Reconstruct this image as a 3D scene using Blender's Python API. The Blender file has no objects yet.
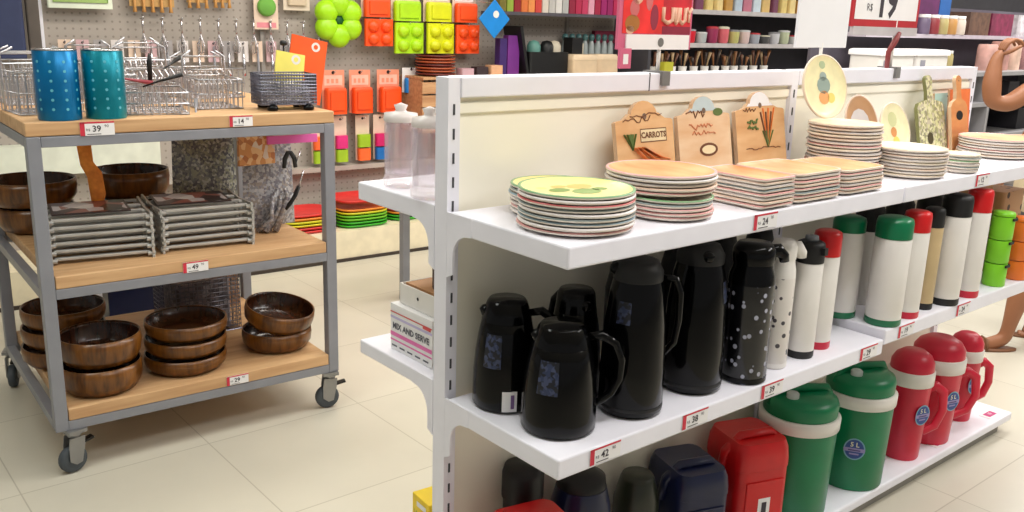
import bpy, bmesh, math, random
from math import sin, cos, pi, radians, sqrt
from mathutils import Vector, Matrix
random.seed(7)
COL = bpy.context.scene.collection
I4 = Matrix.Identity(4)

# ------------------------------------------------------------------ frames
# g: gondola frame (x along the shelves, y towards the shopper in front, z up);  c: cart / back wall frame
TH = {'g': pi/2-.8739, 'c': pi/2-.9134, 'w': 0.0}
ORG = {'g': (-.1496, 1.878), 'c': (-1.4445, 2.6887), 'w': (0, 0)}
def W(fr, x, yf, z=0):
    if fr == 'w': return Vector((x, yf, z))
    t = TH[fr]; o = ORG[fr]
    if fr == 'c' and yf < -1.99 and z > .3: z += .035      # wall goods hang a little above the nominal grid
    if fr == 'g' and yf < -1.0 and z > .3: z += .02
    return Vector((o[0]+x*cos(t)+yf*sin(t), o[1]+x*sin(t)-yf*cos(t), z))

# ------------------------------------------------------------------ materials
def lin(c):
    return tuple(((v/255)/12.92 if v/255 <= .04045 else ((v/255+.055)/1.055)**2.4) for v in c) + (1,)
_M = {}
def mat(name, rgb, rough=.5, metal=0, trans=0, var=.06, scale=12, alpha=1, coat=0, emit=0, bump=0):
    if name in _M: return _M[name]
    m = bpy.data.materials.new(name); m.use_nodes = True
    nt = m.node_tree; b = nt.nodes['Principled BSDF']
    b.inputs['Roughness'].default_value = rough; b.inputs['Metallic'].default_value = metal
    b.inputs['Transmission Weight'].default_value = trans; b.inputs['Alpha'].default_value = alpha
    b.inputs['Coat Weight'].default_value = coat
    tc = nt.nodes.new('ShaderNodeTexCoord'); nz = nt.nodes.new('ShaderNodeTexNoise'); nz.inputs['Scale'].default_value = scale
    nt.links.new(tc.outputs['Object'], nz.inputs['Vector'])
    cr = nt.nodes.new('ShaderNodeValToRGB'); c = lin(rgb)
    cr.color_ramp.elements[0].color = tuple(max(0, v*(1-var)) for v in c[:3])+(1,)
    cr.color_ramp.elements[1].color = tuple(min(1, v*(1+var)) for v in c[:3])+(1,)
    cr.color_ramp.elements[0].position = .35; cr.color_ramp.elements[1].position = .65
    nt.links.new(nz.outputs['Fac'], cr.inputs['Fac']); nt.links.new(cr.outputs['Color'], b.inputs['Base Color'])
    if emit:
        b.inputs['Emission Color'].default_value = c; b.inputs['Emission Strength'].default_value = emit
    if bump:
        bp = nt.nodes.new('ShaderNodeBump'); bp.inputs['Strength'].default_value = bump; bp.inputs['Distance'].default_value = .002
        nt.links.new(nz.outputs['Fac'], bp.inputs['Height']); nt.links.new(bp.outputs['Normal'], b.inputs['Normal'])
    _M[name] = m; return m
def wood(name, a, b_, scale=(3, 30, 30), rough=.5):
    if name in _M: return _M[name]
    m = mat(name, a, rough); nt = m.node_tree; nz = [n for n in nt.nodes if n.type == 'TEX_NOISE'][0]
    tc = [n for n in nt.nodes if n.type == 'TEX_COORD'][0]
    mp = nt.nodes.new('ShaderNodeMapping'); mp.inputs['Scale'].default_value = scale
    nt.links.new(tc.outputs['Object'], mp.inputs['Vector']); nt.links.new(mp.outputs['Vector'], nz.inputs['Vector'])
    nz.inputs['Scale'].default_value = 1.5; nz.inputs['Detail'].default_value = 5
    cr = [n for n in nt.nodes if n.type == 'VALTORGB'][0]
    cr.color_ramp.elements[0].color = lin(b_); cr.color_ramp.elements[1].color = lin(a)
    return m
def spots(name, base, spot, scale=40, thr=.28, rough=.3, stretch=(1, 1, 1)):
    """flower-like spots scattered on a plain ground"""
    if name in _M: return _M[name]
    m = mat(name, base, rough); nt = m.node_tree; b = nt.nodes['Principled BSDF']
    tc = [n for n in nt.nodes if n.type == 'TEX_COORD'][0]
    mp = nt.nodes.new('ShaderNodeMapping'); mp.inputs['Scale'].default_value = stretch
    vo = nt.nodes.new('ShaderNodeTexVoronoi'); vo.inputs['Scale'].default_value = scale
    cr = nt.nodes.new('ShaderNodeValToRGB'); cr.color_ramp.elements[0].color = lin(spot); cr.color_ramp.elements[1].color = lin(base)
    cr.color_ramp.elements[0].position = thr; cr.color_ramp.elements[1].position = thr+.04
    nt.links.new(tc.outputs['Object'], mp.inputs['Vector']); nt.links.new(mp.outputs['Vector'], vo.inputs['Vector'])
    nt.links.new(vo.outputs['Distance'], cr.inputs['Fac']); nt.links.new(cr.outputs['Color'], b.inputs['Base Color'])
    return m
def mosaic(name, cols, scale=60, rough=.2, metal=0, alpha=1):
    if name in _M: return _M[name]
    m = mat(name, cols[0], rough, metal, alpha=alpha); nt = m.node_tree; b = nt.nodes['Principled BSDF']
    tc = [n for n in nt.nodes if n.type == 'TEX_COORD'][0]
    vo = nt.nodes.new('ShaderNodeTexVoronoi'); vo.inputs['Scale'].default_value = scale
    sp = nt.nodes.new('ShaderNodeSeparateColor'); cr = nt.nodes.new('ShaderNodeValToRGB'); cr.color_ramp.interpolation = 'CONSTANT'
    el = cr.color_ramp.elements
    while len(el) < len(cols): el.new(.5)
    for i, c in enumerate(cols): el[i].position = i/len(cols); el[i].color = lin(c)
    nt.links.new(tc.outputs['Object'], vo.inputs['Vector']); nt.links.new(vo.outputs['Color'], sp.inputs['Color'])
    nt.links.new(sp.outputs[0], cr.inputs['Fac']); nt.links.new(cr.outputs['Color'], b.inputs['Base Color'])
    return m

WHITE = mat('white_enamel', (240, 239, 248), .4, var=.02)
CREAM = mat('cream_panel', (250, 245, 228), .6, var=.02, scale=3)
GREY_SLOT = mat('slot_shadow', (70, 70, 75), .8)
BLACK = mat('black_gloss', (6, 6, 7), .13)
BLACK.node_tree.nodes['Principled BSDF'].inputs['Specular IOR Level'].default_value = .22
BLACKM = mat('black_matt', (12, 12, 14), .5)
STEEL = mat('grey_painted_steel', (142, 144, 152), .42, .25, var=.04)
CHROME = mat('chrome', (205, 205, 210), .2, 1, var=.05)
DARKWIRE = mat('dark_chrome', (120, 120, 132), .3, .9, var=.2)
PINE = wood('pine_board', (214, 174, 128), (194, 150, 106), (2, 25, 25))
BOWLW = wood('dark_bowl_wood', (128, 80, 28), (74, 42, 14), (30, 30, 5), .28)
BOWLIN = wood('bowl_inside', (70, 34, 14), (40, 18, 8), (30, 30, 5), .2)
RED = mat('red_plastic', (206, 22, 26), .32); PINKRED = mat('jug_red', (206, 28, 58), .35)
GREEN = mat('cooler_green', (0, 122, 76), .35); GREENCAP = mat('cap_green', (0, 112, 70), .3)
OFFW = mat('off_white_plastic', (236, 232, 226), .35, var=.02)
NAVY = mat('navy_plastic', (22, 30, 66), .3)
TAN = mat('beige_plastic', (200, 176, 132), .4)
PAPER = mat('white_paper', (240, 238, 238), .7, var=.02)
TAGRED = mat('tag_red', (205, 45, 66), .6); INK = mat('ink_grey', (60, 55, 62), .7)
RUBBER = mat('rubber_grey', (70, 76, 82), .6)
GLASS = mat('clear_glass', (220, 206, 218), .08, trans=.6, alpha=.30)
SKIN = mat('skin', (150, 98, 66), .5, var=.08, scale=6)

# ------------------------------------------------------------------ mesh builder
class MB:
    def __init__(s): s.v = []; s.f = []; s.m = []; s.sm = []; s.mats = []
    def mi(s, m):
        if m not in s.mats: s.mats.append(m)
        return s.mats.index(m)
    def add(s, vs, fs, m, T=None, smooth=False):
        o = len(s.v); T = T or I4
        s.v += [tuple(T @ Vector(v)) for v in vs]
        ms = m if isinstance(m, list) else [m]*len(fs)
        for f, mm in zip(fs, ms): s.f.append([i+o for i in f]); s.m.append(s.mi(mm)); s.sm.append(smooth)
        return s
    def box(s, x0, x1, y0, y1, z0, z1, m, T=None):
        v = [(x, y, z) for z in (z0, z1) for y in (y0, y1) for x in (x0, x1)]
        return s.add(v, [(0, 2, 3, 1), (4, 5, 7, 6), (0, 1, 5, 4), (2, 6, 7, 3), (0, 4, 6, 2), (1, 3, 7, 5)], m, T)
    def rbox(s, x0, x1, y0, y1, z0, z1, m, r=.02, T=None, n=4, top=None):
        """box with rounded vertical edges; top = inset of the upper rim (dome edge)"""
        pts = []
        for cx, cy, a0 in ((x1-r, y1-r, 0), (x0+r, y1-r, 90), (x0+r, y0+r, 180), (x1-r, y0+r, 270)):
            for k in range(n+1):
                a = radians(a0+90*k/n); pts.append((cx+r*cos(a), cy+r*sin(a)))
        cx, cy = (x0+x1)/2, (y0+y1)/2
        rings = [(z0, 1), (z1, 1)] if not top else [(z0, 1), (z1-top, 1), (z1-top*.4, .965), (z1, .88)]
        vs = []; fs = []; N = len(pts)
        for z, k in rings: vs += [(cx+(p[0]-cx)*k, cy+(p[1]-cy)*k, z) for p in pts]
        for q in range(len(rings)-1):
            for i in range(N): fs.append((q*N+i, q*N+(i+1) % N, (q+1)*N+(i+1) % N, (q+1)*N+i))
        s.add(vs, fs, m, T, True)
        s.add(vs[:N], [tuple(reversed(range(N)))], m, T); s.add(vs[-N:], [tuple(range(N))], m, T)
        return s
    def lathe(s, prof, m, n=32, T=None, shape=None, ang=1.0, smooth=True):
        """prof: list of (r, z) or (r, z, material) - the material belongs to the band that starts there"""
        vs = []; fs = []; ms = []
        sh = shape or (lambda a: 1.0)
        for p in prof:
            for k in range(n):
                a = 2*pi*k/n; q = p[0]*sh(a); vs.append((q*cos(a), q*sin(a), p[1]))
        cur = m
        for i in range(len(prof)-1):
            if len(prof[i]) > 2: cur = prof[i][2]
            for k in range(n):
                k2 = (k+1) % n
                fs.append((i*n+k, i*n+k2, (i+1)*n+k2, (i+1)*n+k)); ms.append(cur)
        s.add(vs, fs, ms, T, smooth)
        if prof[0][0] > 1e-4: s.add(vs[:n], [tuple(reversed(range(n)))], m if len(prof[0]) < 3 else prof[0][2], T)
        if prof[-1][0] > 1e-4: s.add(vs[-n:], [tuple(range(n))], cur, T)
        return s
    def tube(s, pts, r, m, n=8, closed=False, T=None, flat=1.0):
        P = [Vector(p) for p in pts]; L = len(P); vs = []; fs = []
        up = Vector((0, 0, 1)); prev = None
        for i, p in enumerate(P):
            a = P[(i-1) % L] if (closed or i > 0) else p; b = P[(i+1) % L] if (closed or i < L-1) else p
            d = (b-a).normalized()
            if prev is None:
                u = d.cross(up) if abs(d.z) < .95 else d.cross(Vector((0, 1, 0)))
            else: u = prev-d*prev.dot(d)
            u.normalize(); prev = u; w = d.cross(u)
            rr = r[i] if isinstance(r, (list, tuple)) else r
            for k in range(n):
                t = 2*pi*(k+.5)/n; vs.append(tuple(p+u*rr*cos(t)+w*rr*flat*sin(t)))
        for i in range(L if closed else L-1):
            j = (i+1) % L
            for k in range(n): fs.append((i*n+k, i*n+(k+1) % n, j*n+(k+1) % n, j*n+k))
        if not closed: fs += [tuple(reversed(range(n))), tuple(range((L-1)*n, L*n))]
        return s.add(vs, fs, m, T, n > 5)
    def prism(s, poly, y0, y1, m, T=None, side=None):
        """polygon in x,z extruded along y (y0 is the face towards the viewer)"""
        N = len(poly); vs = [(p[0], y0, p[1]) for p in poly]+[(p[0], y1, p[1]) for p in poly]
        s.add(vs, [tuple(range(N)), tuple(reversed(range(N, 2*N)))], m, T)
        s.add(vs, [(i, N+i, N+(i+1) % N, (i+1) % N) for i in range(N)], side or m, T)
        return s
    def text(s, txt, size, m, T, bold=0.0):
        """flat lettering in the local x,z plane facing -y, centred on the origin"""
        cu = bpy.data.curves.new('lettering', 'FONT'); cu.body = txt; cu.size = size; cu.align_x = 'CENTER'; cu.align_y = 'CENTER'
        cu.resolution_u = 2; cu.offset = bold
        ob = bpy.data.objects.new('lettering', cu); me = ob.to_mesh()
        R = T @ Matrix.Rotation(pi/2, 4, 'X')
        s.add([tuple(v.co) for v in me.vertices], [tuple(p.vertices) for p in me.polygons], m, R)
        ob.to_mesh_clear(); bpy.data.objects.remove(ob); bpy.data.curves.remove(cu)
        return s
    def disc(s, x, z, r, m, y=0, n=14, rz=None, T=None):
        rz = rz or r
        return s.add([(x+r*cos(2*pi*k/n), y, z+rz*sin(2*pi*k/n)) for k in range(n)], [tuple(range(n))], m, T)
    def quad(s, x0, x1, z0, z1, y, m, T=None):
        return s.add([(x0, y, z0), (x1, y, z0), (x1, y, z1), (x0, y, z1)], [(0, 1, 2, 3)], m, T)
    def build(s, name, parent=None, bevel=0, loc=None, rot=None):
        me = bpy.data.meshes.new(name); me.from_pydata(s.v, [], s.f); me.update()
        for m in s.mats: me.materials.append(m)
        me.polygons.foreach_set('material_index', s.m); me.polygons.foreach_set('use_smooth', s.sm)
        o = bpy.data.objects.new(name, me); COL.objects.link(o)
        if parent: o.parent = parent
        if loc is not None: o.location = loc
        if rot is not None: o.rotation_euler = rot
        if bevel:
            b = o.modifiers.new('bevel', 'BEVEL'); b.width = bevel; b.segments = 2; b.limit_method = 'ANGLE'
        return o
def Tr(x, y, z): return Matrix.Translation((x, y, z))
def Rx(a): return Matrix.Rotation(radians(a), 4, 'X')
def Ry(a): return Matrix.Rotation(radians(a), 4, 'Y')
def Rz(a): return Matrix.Rotation(radians(a), 4, 'Z')

def tag(o, label, cat, group=None, kind=None):
    o['label'] = label; o['category'] = cat
    if group: o['group'] = group
    if kind: o['kind'] = kind
    return o
def thing(name, label, cat, fr, x, yf, z, rot=0, group=None):
    o = bpy.data.objects.new(name, None); COL.objects.link(o); o.empty_display_size = .05
    o.location = W(fr, x, yf, z); o.rotation_euler = (0, 0, TH[fr]+radians(rot))
    return tag(o, label, cat, group)
def one(mb, name, label, cat, fr, x, yf, z, rot=0, group=None, bevel=0, tilt=0, roll=0):
    o = mb.build(name, None, bevel)
    o.location = W(fr, x, yf, z); o.rotation_euler = (radians(tilt), radians(roll), TH[fr]+radians(rot))
    return tag(o, label, cat, group)
def struct(mb, name, parent=None, **k):
    o = mb.build(name, parent, **k)
    if not parent: o['kind'] = 'structure'
    return o
def place(mb, name, fr, bevel=0):
    o = struct(mb, name, bevel=bevel); o.location = W(fr, 0, 0, 0); o.rotation_euler = (0, 0, TH[fr]); return o

# ------------------------------------------------------------------ setting
def floor_mat():
    m = mat('floor_tiles', (206, 200, 182), .32); nt = m.node_tree; b = nt.nodes['Principled BSDF']
    tc = [n for n in nt.nodes if n.type == 'TEX_COORD'][0]
    mp = nt.nodes.new('ShaderNodeMapping'); mp.vector_type = 'TEXTURE'
    mp.inputs['Rotation'].default_value = (0, 0, TH['g']); p = W('g', 0, .4); mp.inputs['Location'].default_value = (p.x, p.y, 0)
    br = nt.nodes.new('ShaderNodeTexBrick'); br.offset = 0; br.inputs['Scale'].default_value = 1
    br.inputs['Brick Width'].default_value = .6; br.inputs['Row Height'].default_value = .6; br.inputs['Mortar Size'].default_value = .0022
    br.inputs['Color1'].default_value = lin((208, 202, 186)); br.inputs['Color2'].default_value = lin((204, 198, 182)); br.inputs['Mortar'].default_value = lin((178, 171, 154))
    nt.links.new(tc.outputs['Object'], mp.inputs['Vector']); nt.links.new(mp.outputs['Vector'], br.inputs['Vector'])
    nz = nt.nodes.new('ShaderNodeTexNoise'); nz.inputs['Scale'].default_value = 2.2; nz.inputs['Detail'].default_value = 6
    nt.links.new(tc.outputs['Object'], nz.inputs['Vector'])
    mx = nt.nodes.new('ShaderNodeMix'); mx.data_type = 'RGBA'; mx.blend_type = 'MULTIPLY'
    mr = nt.nodes.new('ShaderNodeMapRange'); mr.inputs['From Min'].default_value = .3; mr.inputs['From Max'].default_value = .7
    mr.inputs['To Min'].default_value = .93; mr.inputs['To Max'].default_value = 1.03
    nt.links.new(nz.outputs['Fac'], mr.inputs['Value']); mx.inputs['Factor'].default_value = 1
    nt.links.new(br.outputs['Color'], mx.inputs['A']); nt.links.new(mr.outputs['Result'], mx.inputs['B'])
    nt.links.new(mx.outputs['Result'], b.inputs['Base Color'])
    return m
struct(MB().add([(-9, -5, 0), (14, -5, 0), (14, 16, 0), (-9, 16, 0)], [(0, 1, 2, 3)], floor_mat()), 'floor')
struct(MB().add([(-9, -5, 3.1), (-9, 16, 3.1), (14, 16, 3.1), (14, -5, 3.1)], [(0, 1, 2, 3)], mat('ceiling_white', (235, 235, 232), .8)), 'ceiling')
def peg_mat():
    m = mat('pegboard', (176, 168, 158), .6); nt = m.node_tree; b = nt.nodes['Principled BSDF']
    tc = [n for n in nt.nodes if n.type == 'TEX_COORD'][0]
    vo = nt.nodes.new('ShaderNodeTexVoronoi'); vo.inputs['Randomness'].default_value = 0; vo.inputs['Scale'].default_value = 25
    cr = nt.nodes.new('ShaderNodeValToRGB'); cr.color_ramp.elements[0].color = lin((140, 131, 124)); cr.color_ramp.elements[1].color = lin((170, 161, 152))
    cr.color_ramp.elements[0].position = .12; cr.color_ramp.elements[1].position = .18
    nt.links.new(tc.outputs['Object'], vo.inputs['Vector']); nt.links.new(vo.outputs['Distance'], cr.inputs['Fac']); nt.links.new(cr.outputs['Color'], b.inputs['Base Color'])
    return m
WL = -2.4
place(MB().box(-2.5, 4.62, 2.4, 2.5, 0, 3.1, peg_mat()), 'wall_back', 'c')
place(MB().box(4.62, 14, 2.4, 2.5, 0, 3.1, mat('dark_backing', (62, 60, 66), .7)), 'wall_back_far', 'c')
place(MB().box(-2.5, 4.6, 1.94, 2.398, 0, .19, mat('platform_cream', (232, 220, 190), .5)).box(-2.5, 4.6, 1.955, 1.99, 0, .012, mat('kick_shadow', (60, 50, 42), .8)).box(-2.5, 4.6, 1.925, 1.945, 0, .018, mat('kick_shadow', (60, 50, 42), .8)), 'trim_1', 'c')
for i, x in enumerate((.52, 1.72, 2.92, 4.12)):
    place(MB().box(x-.012, x+.012, 2.372, 2.399, .17, 2.6, WHITE if i == 0 else mat('upright_grey', (150, 144, 138), .5)), 'trim_%d' % (i+2), 'c')

place(MB().box(-2.4, 1.06, 2.30, 2.399, .60, .76, mat('band_white', (226, 230, 214), .5)), 'trim_6', 'c')
place(MB().box(1.06, 4.6, 2.30, 2.399, .50, .53, mat('band_grey', (176, 168, 158), .6)), 'trim_7', 'c')

# ------------------------------------------------------------------ price tags
TXT = {}
def price_tag(parent, x, y, z, big, small='90', w=.085, h=.034, tilt=0, rail=True):
    """card on a shelf edge: red bar on the left, red line on top, grey price; local frame of the parent"""
    T = Tr(x, y, z) @ Rx(tilt); b = MB()
    b.box(-w/2, w/2, -.0015, 0, -h/2, h/2, PAPER, T)
    b.quad(-w/2, -w/2+w*.14, -h/2, h/2, -.0019, TAGRED, T)
    b.quad(-w/2, w/2, h/2-h*.12, h/2, -.0019, TAGRED, T)
    b.text('R$', h*.26, INK, T @ Tr(-w*.27, -.0022, -h*.08)); b.text(big, h*.62, INK, T @ Tr(-w*.02, -.0022, -.001), h*.012)
    b.text(small, h*.3, INK, T @ Tr(w*.27, -.0022, h*.16))
    b.quad(-w*.3, w*.1, -h*.42, -h*.37, -.0022, INK, T)
    return b.build('price_tag', parent)

# ------------------------------------------------------------------ gondola (double sided shelving)
H = 1.366
def build_gondola():
    t = thing('shelving_gondola', 'white double-sided shop shelving unit with slotted uprights in the centre of the shop', 'shelving unit', 'g', 0, 0, 0)
    X = (0.0, 1.19, 2.30)
    for x in X:
        b = MB()
        b.box(x, x+.03, -.018, .026, 0, H-.001, WHITE)
        k = .09
        while k < H-.04:
            for zz in (k,):
                b.box(x+.012, x+.0165, -.0195, -.0178, zz, zz+.022, GREY_SLOT); b.box(x+.012, x+.0165, .0258, .0275, zz, zz+.022, GREY_SLOT)
            k += .05
        b.build('upright', t)
    for x0, x1 in ((.03, 1.19), (1.22, 2.30)):
        b = MB(); b.box(x0, x1, -.006, .014, .12, H-.04, CREAM)
        # raised frame line just below the top rail
        b.box(x0, x1, -.012, -.004, H-.075, H-.052, CREAM)
        b.build('back_panel', t, .002)
        MB().box(x0, x1, -.022, .03, H-.042, H, WHITE).build('top_rail', t, .003)
    b = MB().box(.59, .592, -.0235, -.02, H-.042, H+.001, GREY_SLOT).build('rail_joint', t)
    def shelf(x0, x1, yf, z, front=True, th=.043, br=True):
        s = 1 if front else -1
        y0, y1 = sorted((-s*.012 if front else .02, -s*yf))
        if front: y0, y1 = -yf, -.03
        else: y0, y1 = .035, yf
        b = MB(); b.box(x0, x1, y0, y1, z-th, z, WHITE)
        o = b.build('shelf', t, .004)
        for xb in (x0+.002, x1-.005):
            r = .05; pts = []
            # bracket plate with a rounded fillet below the shelf, in the y,z plane
            ya = -.02 if front else .027; sgn = -1 if front else 1
            pts = [(ya, z-.002), (ya+sgn*.085, z-.002), (ya+sgn*.085, z-th+.002)]
            for k in range(7):
                a = pi/2*k/6; pts.append((ya+sgn*(.02+.05*(1-sin(a))), z-th-.0-.055*(1-cos(a))))
            pts += [(ya+sgn*.02, z-th-.09), (ya, z-th-.1)]
            bb = MB(); vs = [(xb-.003, p[0], p[1]) for p in pts]+[(xb+.003, p[0], p[1]) for p in pts]; N = len(pts)
            bb.add(vs, [tuple(range(N)), tuple(reversed(range(N, 2*N)))]+[(i, N+i, N+(i+1) % N, (i+1) % N) for i in range(N)], WHITE)
            bb.build('bracket', o)
        return o
    s1a = shelf(.0, 1.186, .389, 1.0926); s1b = shelf(1.192, 2.37, .389, 1.0926)
    s2a = shelf(.0, 1.186, .389, .676); s2b = shelf(1.192, 2.37, .389, .700)
    shelf(.0, 1.186, .345, 1.0986, False); shelf(1.192, 2.37, .345, 1.0986, False)
    shelf(.0, 1.186, .345, .7028, False, .035); shelf(1.192, 2.37, .345, .7028, False, .035)
    price_tag(s1a, .585, -.3895, 1.0735, '24'); price_tag(s1b, 1.63, -.3895, 1.0735, '12')
    price_tag(s2a, .125, -.3895, .657, '42'); price_tag(s2a, .40, -.3895, .657, '38'); price_tag(s2a, .68, -.3895, .657, '39'); price_tag(s2a, 1.11, -.3895, .657, '29')
    price_tag(s2b, 1.30, -.3895, .681, '19'); price_tag(s2b, 1.64, -.3895, .681, '24')
    # base decks with a set-back plinth
    b = MB().box(.0, 2.488, -.278, .335, .048, .08, WHITE); dk = b.build('base_deck', t, .006)
    MB().box(.02, 2.45, -.25, .29, 0, .048, mat('plinth', (150, 146, 140), .6)).build('plinth', t)
    for x in (1.98, 2.39):
        b = MB(); T = Tr(x, -.235, .0812) @ Rx(-90) @ Rz(0)
        b.box(-.045, .045, -.001, 0, -.02, .02, PAPER, T); b.quad(-.03, .03, -.014, .014, -.0016, mat('tag_magenta', (190, 60, 120), .6), T); b.text('19', .022, PAPER, T @ Tr(0, -.002, 0))
        b.build('price_tag', dk)
    return t
build_gondola()

# ------------------------------------------------------------------ clip-on signs standing on the top rail
def sign_base(t, h, x=0):
    b = MB(); b.box(x-.014, x+.014, -.03, .036, -.03, .004, mat('clip_grey', (120, 118, 116), .4))
    b.tube([(x, 0, 0), (x, 0, h)], .005, OFFW, 8); b.build('clip_stand', t)
t = thing('poster_sign', 'red promotional poster in a clear frame clipped on the shelving top rail', 'sign', 'g', .642, 0, H)
sign_base(t, .075)
b = MB(); b.box(-.15, .11, -.004, .004, .055, .4, mat('acrylic_pink', (214, 110, 140), .2)); b.build('frame', t)
def poster_mat():
    m = mat('poster_red', (214, 44, 56), .5, var=.3, scale=9); return m
b = MB(); b.quad(-.138, .104, .092, .39, -.0048, poster_mat())
b.quad(-.138, -.0, .092, .39, -.005, mat('poster_bright', (232, 50, 48), .5, var=.2, scale=14))
pk = mat('poster_pink', (226, 160, 176), .5); cr_ = mat('poster_cream', (228, 178, 150), .5); ol = mat('poster_olive', (170, 110, 50), .5)
for x, z, r, q, m in ((-.09, .19, .022, .032, cr_), (-.1, .15, .016, .02, mat('poster_rose', (206, 110, 110), .5)), (-.105, .115, .025, .02, ol), (-.112, .1, .014, .01, cr_), (-.05, .17, .012, .025, mat('poster_rose', (206, 110, 110), .5)), (-.07, .2, .01, .01, cr_), (-.03, .13, .014, .03, mat('poster_plum', (150, 50, 70), .5))): b.disc(x, z, r, m, -.0055, rz=q)
for i, x in enumerate((.0, .026, .052, .078)): b.quad(x, x+.018, .21, .25, -.0056, pk)
for x, w_ in ((.0, .034), (.042, .012), (.06, .02)):
    b.tube([(x, -.006, .155), (x, -.006, .125), (x+w_*.5, -.006, .118), (x+w_, -.006, .125), (x+w_, -.006, .155)], .0055, cr_, 6)
b.tube([(.086, -.006, .155), (.095, -.006, .14), (.104, -.006, .155)], .004, cr_, 6); b.tube([(.095, -.006, .14), (.095, -.006, .12)], .004, cr_, 6)
b.quad(-.0, .104, .092, .11, -.0052, mat('poster_dark', (140, 36, 60), .5)); b.build('poster', t)
MB().box(-.125, .1, -.008, .008, .055, .09, PAPER).disc(-.005, .072, .011, mat('clip_grey', (120, 118, 116), .4), -.0085).build('footer_bar', t)
MB().box(-.155, -.118, -.02, -.012, .012, .058, mat('acrylic_pink', (214, 110, 140), .2)).quad(-.145, -.128, .022, .045, -.0205, PAPER).build('side_card', t)

t = thing('blank_sign', 'blank white card sign clipped on the top rail beside the upright round plate', 'sign', 'g', 1.345, 0, H)
sign_base(t, .075); MB().box(-.135, .125, -.004, .004, .062, .36, mat('blank_card', (238, 238, 242), .6, var=.01)).build('card', t, .001)

t = thing('price_sign', 'red-framed price sign reading 19 clipped over the far shelving bay', 'sign', 'g', 1.73, 0, H)
sign_base(t, .15, .02)
b = MB().box(-.25, .15, -.004, .004, .125, .42, mat('sign_red', (186, 40, 50), .5)); b.build('frame', t, .001)
b = MB().quad(-.235, .135, .147, .4, -.0048, PAPER); b.text('19', .125, INK, Tr(-.055, -.0055, .196), .004); b.text('90', .038, INK, Tr(.06, -.0055, .225)); b.text('R$', .03, INK, Tr(-.155, -.0055, .182)); b.build('price_card', t)
b = MB().box(-.235, .15, -.006, .006, .10, .126, mat('holder_grey', (196, 190, 192), .4)); b.build('footer_bar', t)
b = MB().tube([(0, 0, -.03), (-.002, 0, .05), (.012, -.01, .085), (.03, -.012, .11)], [.007, .008, .01, .006], mat('clip_maroon', (140, 60, 60), .4), 8); b.build('clip_arm', t)

# ------------------------------------------------------------------ plates
def cm(name, rgb): return mat('c_'+name, rgb, .3)
IVORY = mat('plate_ivory', (238, 228, 214), .28, var=.02)
RIMS = {'green': (122, 168, 118), 'red': (206, 104, 104), 'blue': (140, 164, 176), 'pink': (232, 178, 176), 'slate': (128, 140, 140), 'white': (230, 224, 222), 'tan': (218, 188, 166), 'rose': (218, 156, 152), 'cream': (232, 214, 188), 'grey': (186, 176, 172)}
ORD = ['top', 'second', 'third', 'fourth', 'fifth', 'sixth', 'seventh', 'eighth', 'ninth', 'tenth', 'eleventh', 'twelfth', 'thirteenth', 'fourteenth', 'fifteenth']
def plate_mb(r, rim, top, shape=None, n=40, decor=None):
    b = MB(); R = mat('rim_'+rim, RIMS[rim], .3, var=.03)
    b.lathe([(.0001, 0, IVORY), (r*.80, 0), (r*.985, .0055), (r, .0065), (r, .0090, R), (r*.995, .0112), (r*.955, .0116, R), (r*.945, .0108, top), (r*.78, .0046, top), (.0001, .0046)], IVORY, n, shape=shape)
    if decor: decor(b, r)
    return b
def stack(fr, x, yf, z, r, rims, phrase, topmat, pitch=.0085, shape=None, rot=0, decor=None, n=40, cat='plate', jit=.003, group=None):
    N = len(rims)
    for i, rim in enumerate(rims):        # i = 0 is the top one
        k = N-1-i
        mb = plate_mb(r, rim, topmat if i == 0 else IVORY, shape, n, decor if i == 0 else None)
        one(mb, 'plate', ('%s-rimmed plate, %s of %s' % (rim, 'topmost' if i == 0 else 'bottom plate' if i == N-1 else ORD[i]+' from top', phrase)), cat, fr,
            x+random.uniform(-jit, jit), yf+random.uniform(-jit, jit), z+k*pitch+.0004, rot+random.uniform(-1, 1), group or phrase)
YEL = spots('fruit_plate', (240, 224, 150), (206, 206, 120), 14, .2)
WOODP = wood('wood_print', (226, 172, 118), (206, 140, 88), (12, 4, 4))
CREAMP = spots('cream_print', (244, 234, 196), (236, 214, 150), 20, .2)
def leafy(b, r):
    g = mat('leaf_green', (120, 150, 70), .4); o = mat('fruit_tan', (226, 190, 110), .4)
    for dx, dy, q, m in ((-.3, .1, .16, g), (.25, .2, .2, o), (.05, -.2, .22, g), (.4, -.15, .12, g), (-.1, .35, .12, o)):
        b.add([(r*(dx+q*cos(a)*1.3), r*(dy+q*sin(a)), .0050) for a in [2*pi*k/10 for k in range(10)]], [tuple(range(10))], m)
stack('g', .130, .270, 1.0928, .115, ['green', 'white', 'red', 'slate', 'white', 'slate', 'blue', 'white', 'rose'], 'the front-left stack with a yellow fruit-print top', YEL, decor=leafy)
stack('g', .185, .150, 1.0928, .097, ['green', 'slate', 'blue', 'white', 'grey', 'pink', 'white'], 'the half-hidden stack behind the yellow-topped stack', YEL)
stack('g', .376, .290, 1.0928, .094, ['green', 'slate', 'pink', 'rose', 'pink'], 'the narrower stack under the wide platters', IVORY)
stack('g', .392, .250, 1.0928+.0465, .118, ['pink', 'white', 'grey', 'tan', 'rose'], 'the wide platters before the carrot board', WOODP)
sq = lambda e: (lambda a: min(1/max(abs(cos(a)), 1e-6), e/max(abs(sin(a)), 1e-6))*(.93 if min(abs(cos(a)), abs(sin(a))/e) > .64*1 else 1))
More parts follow.
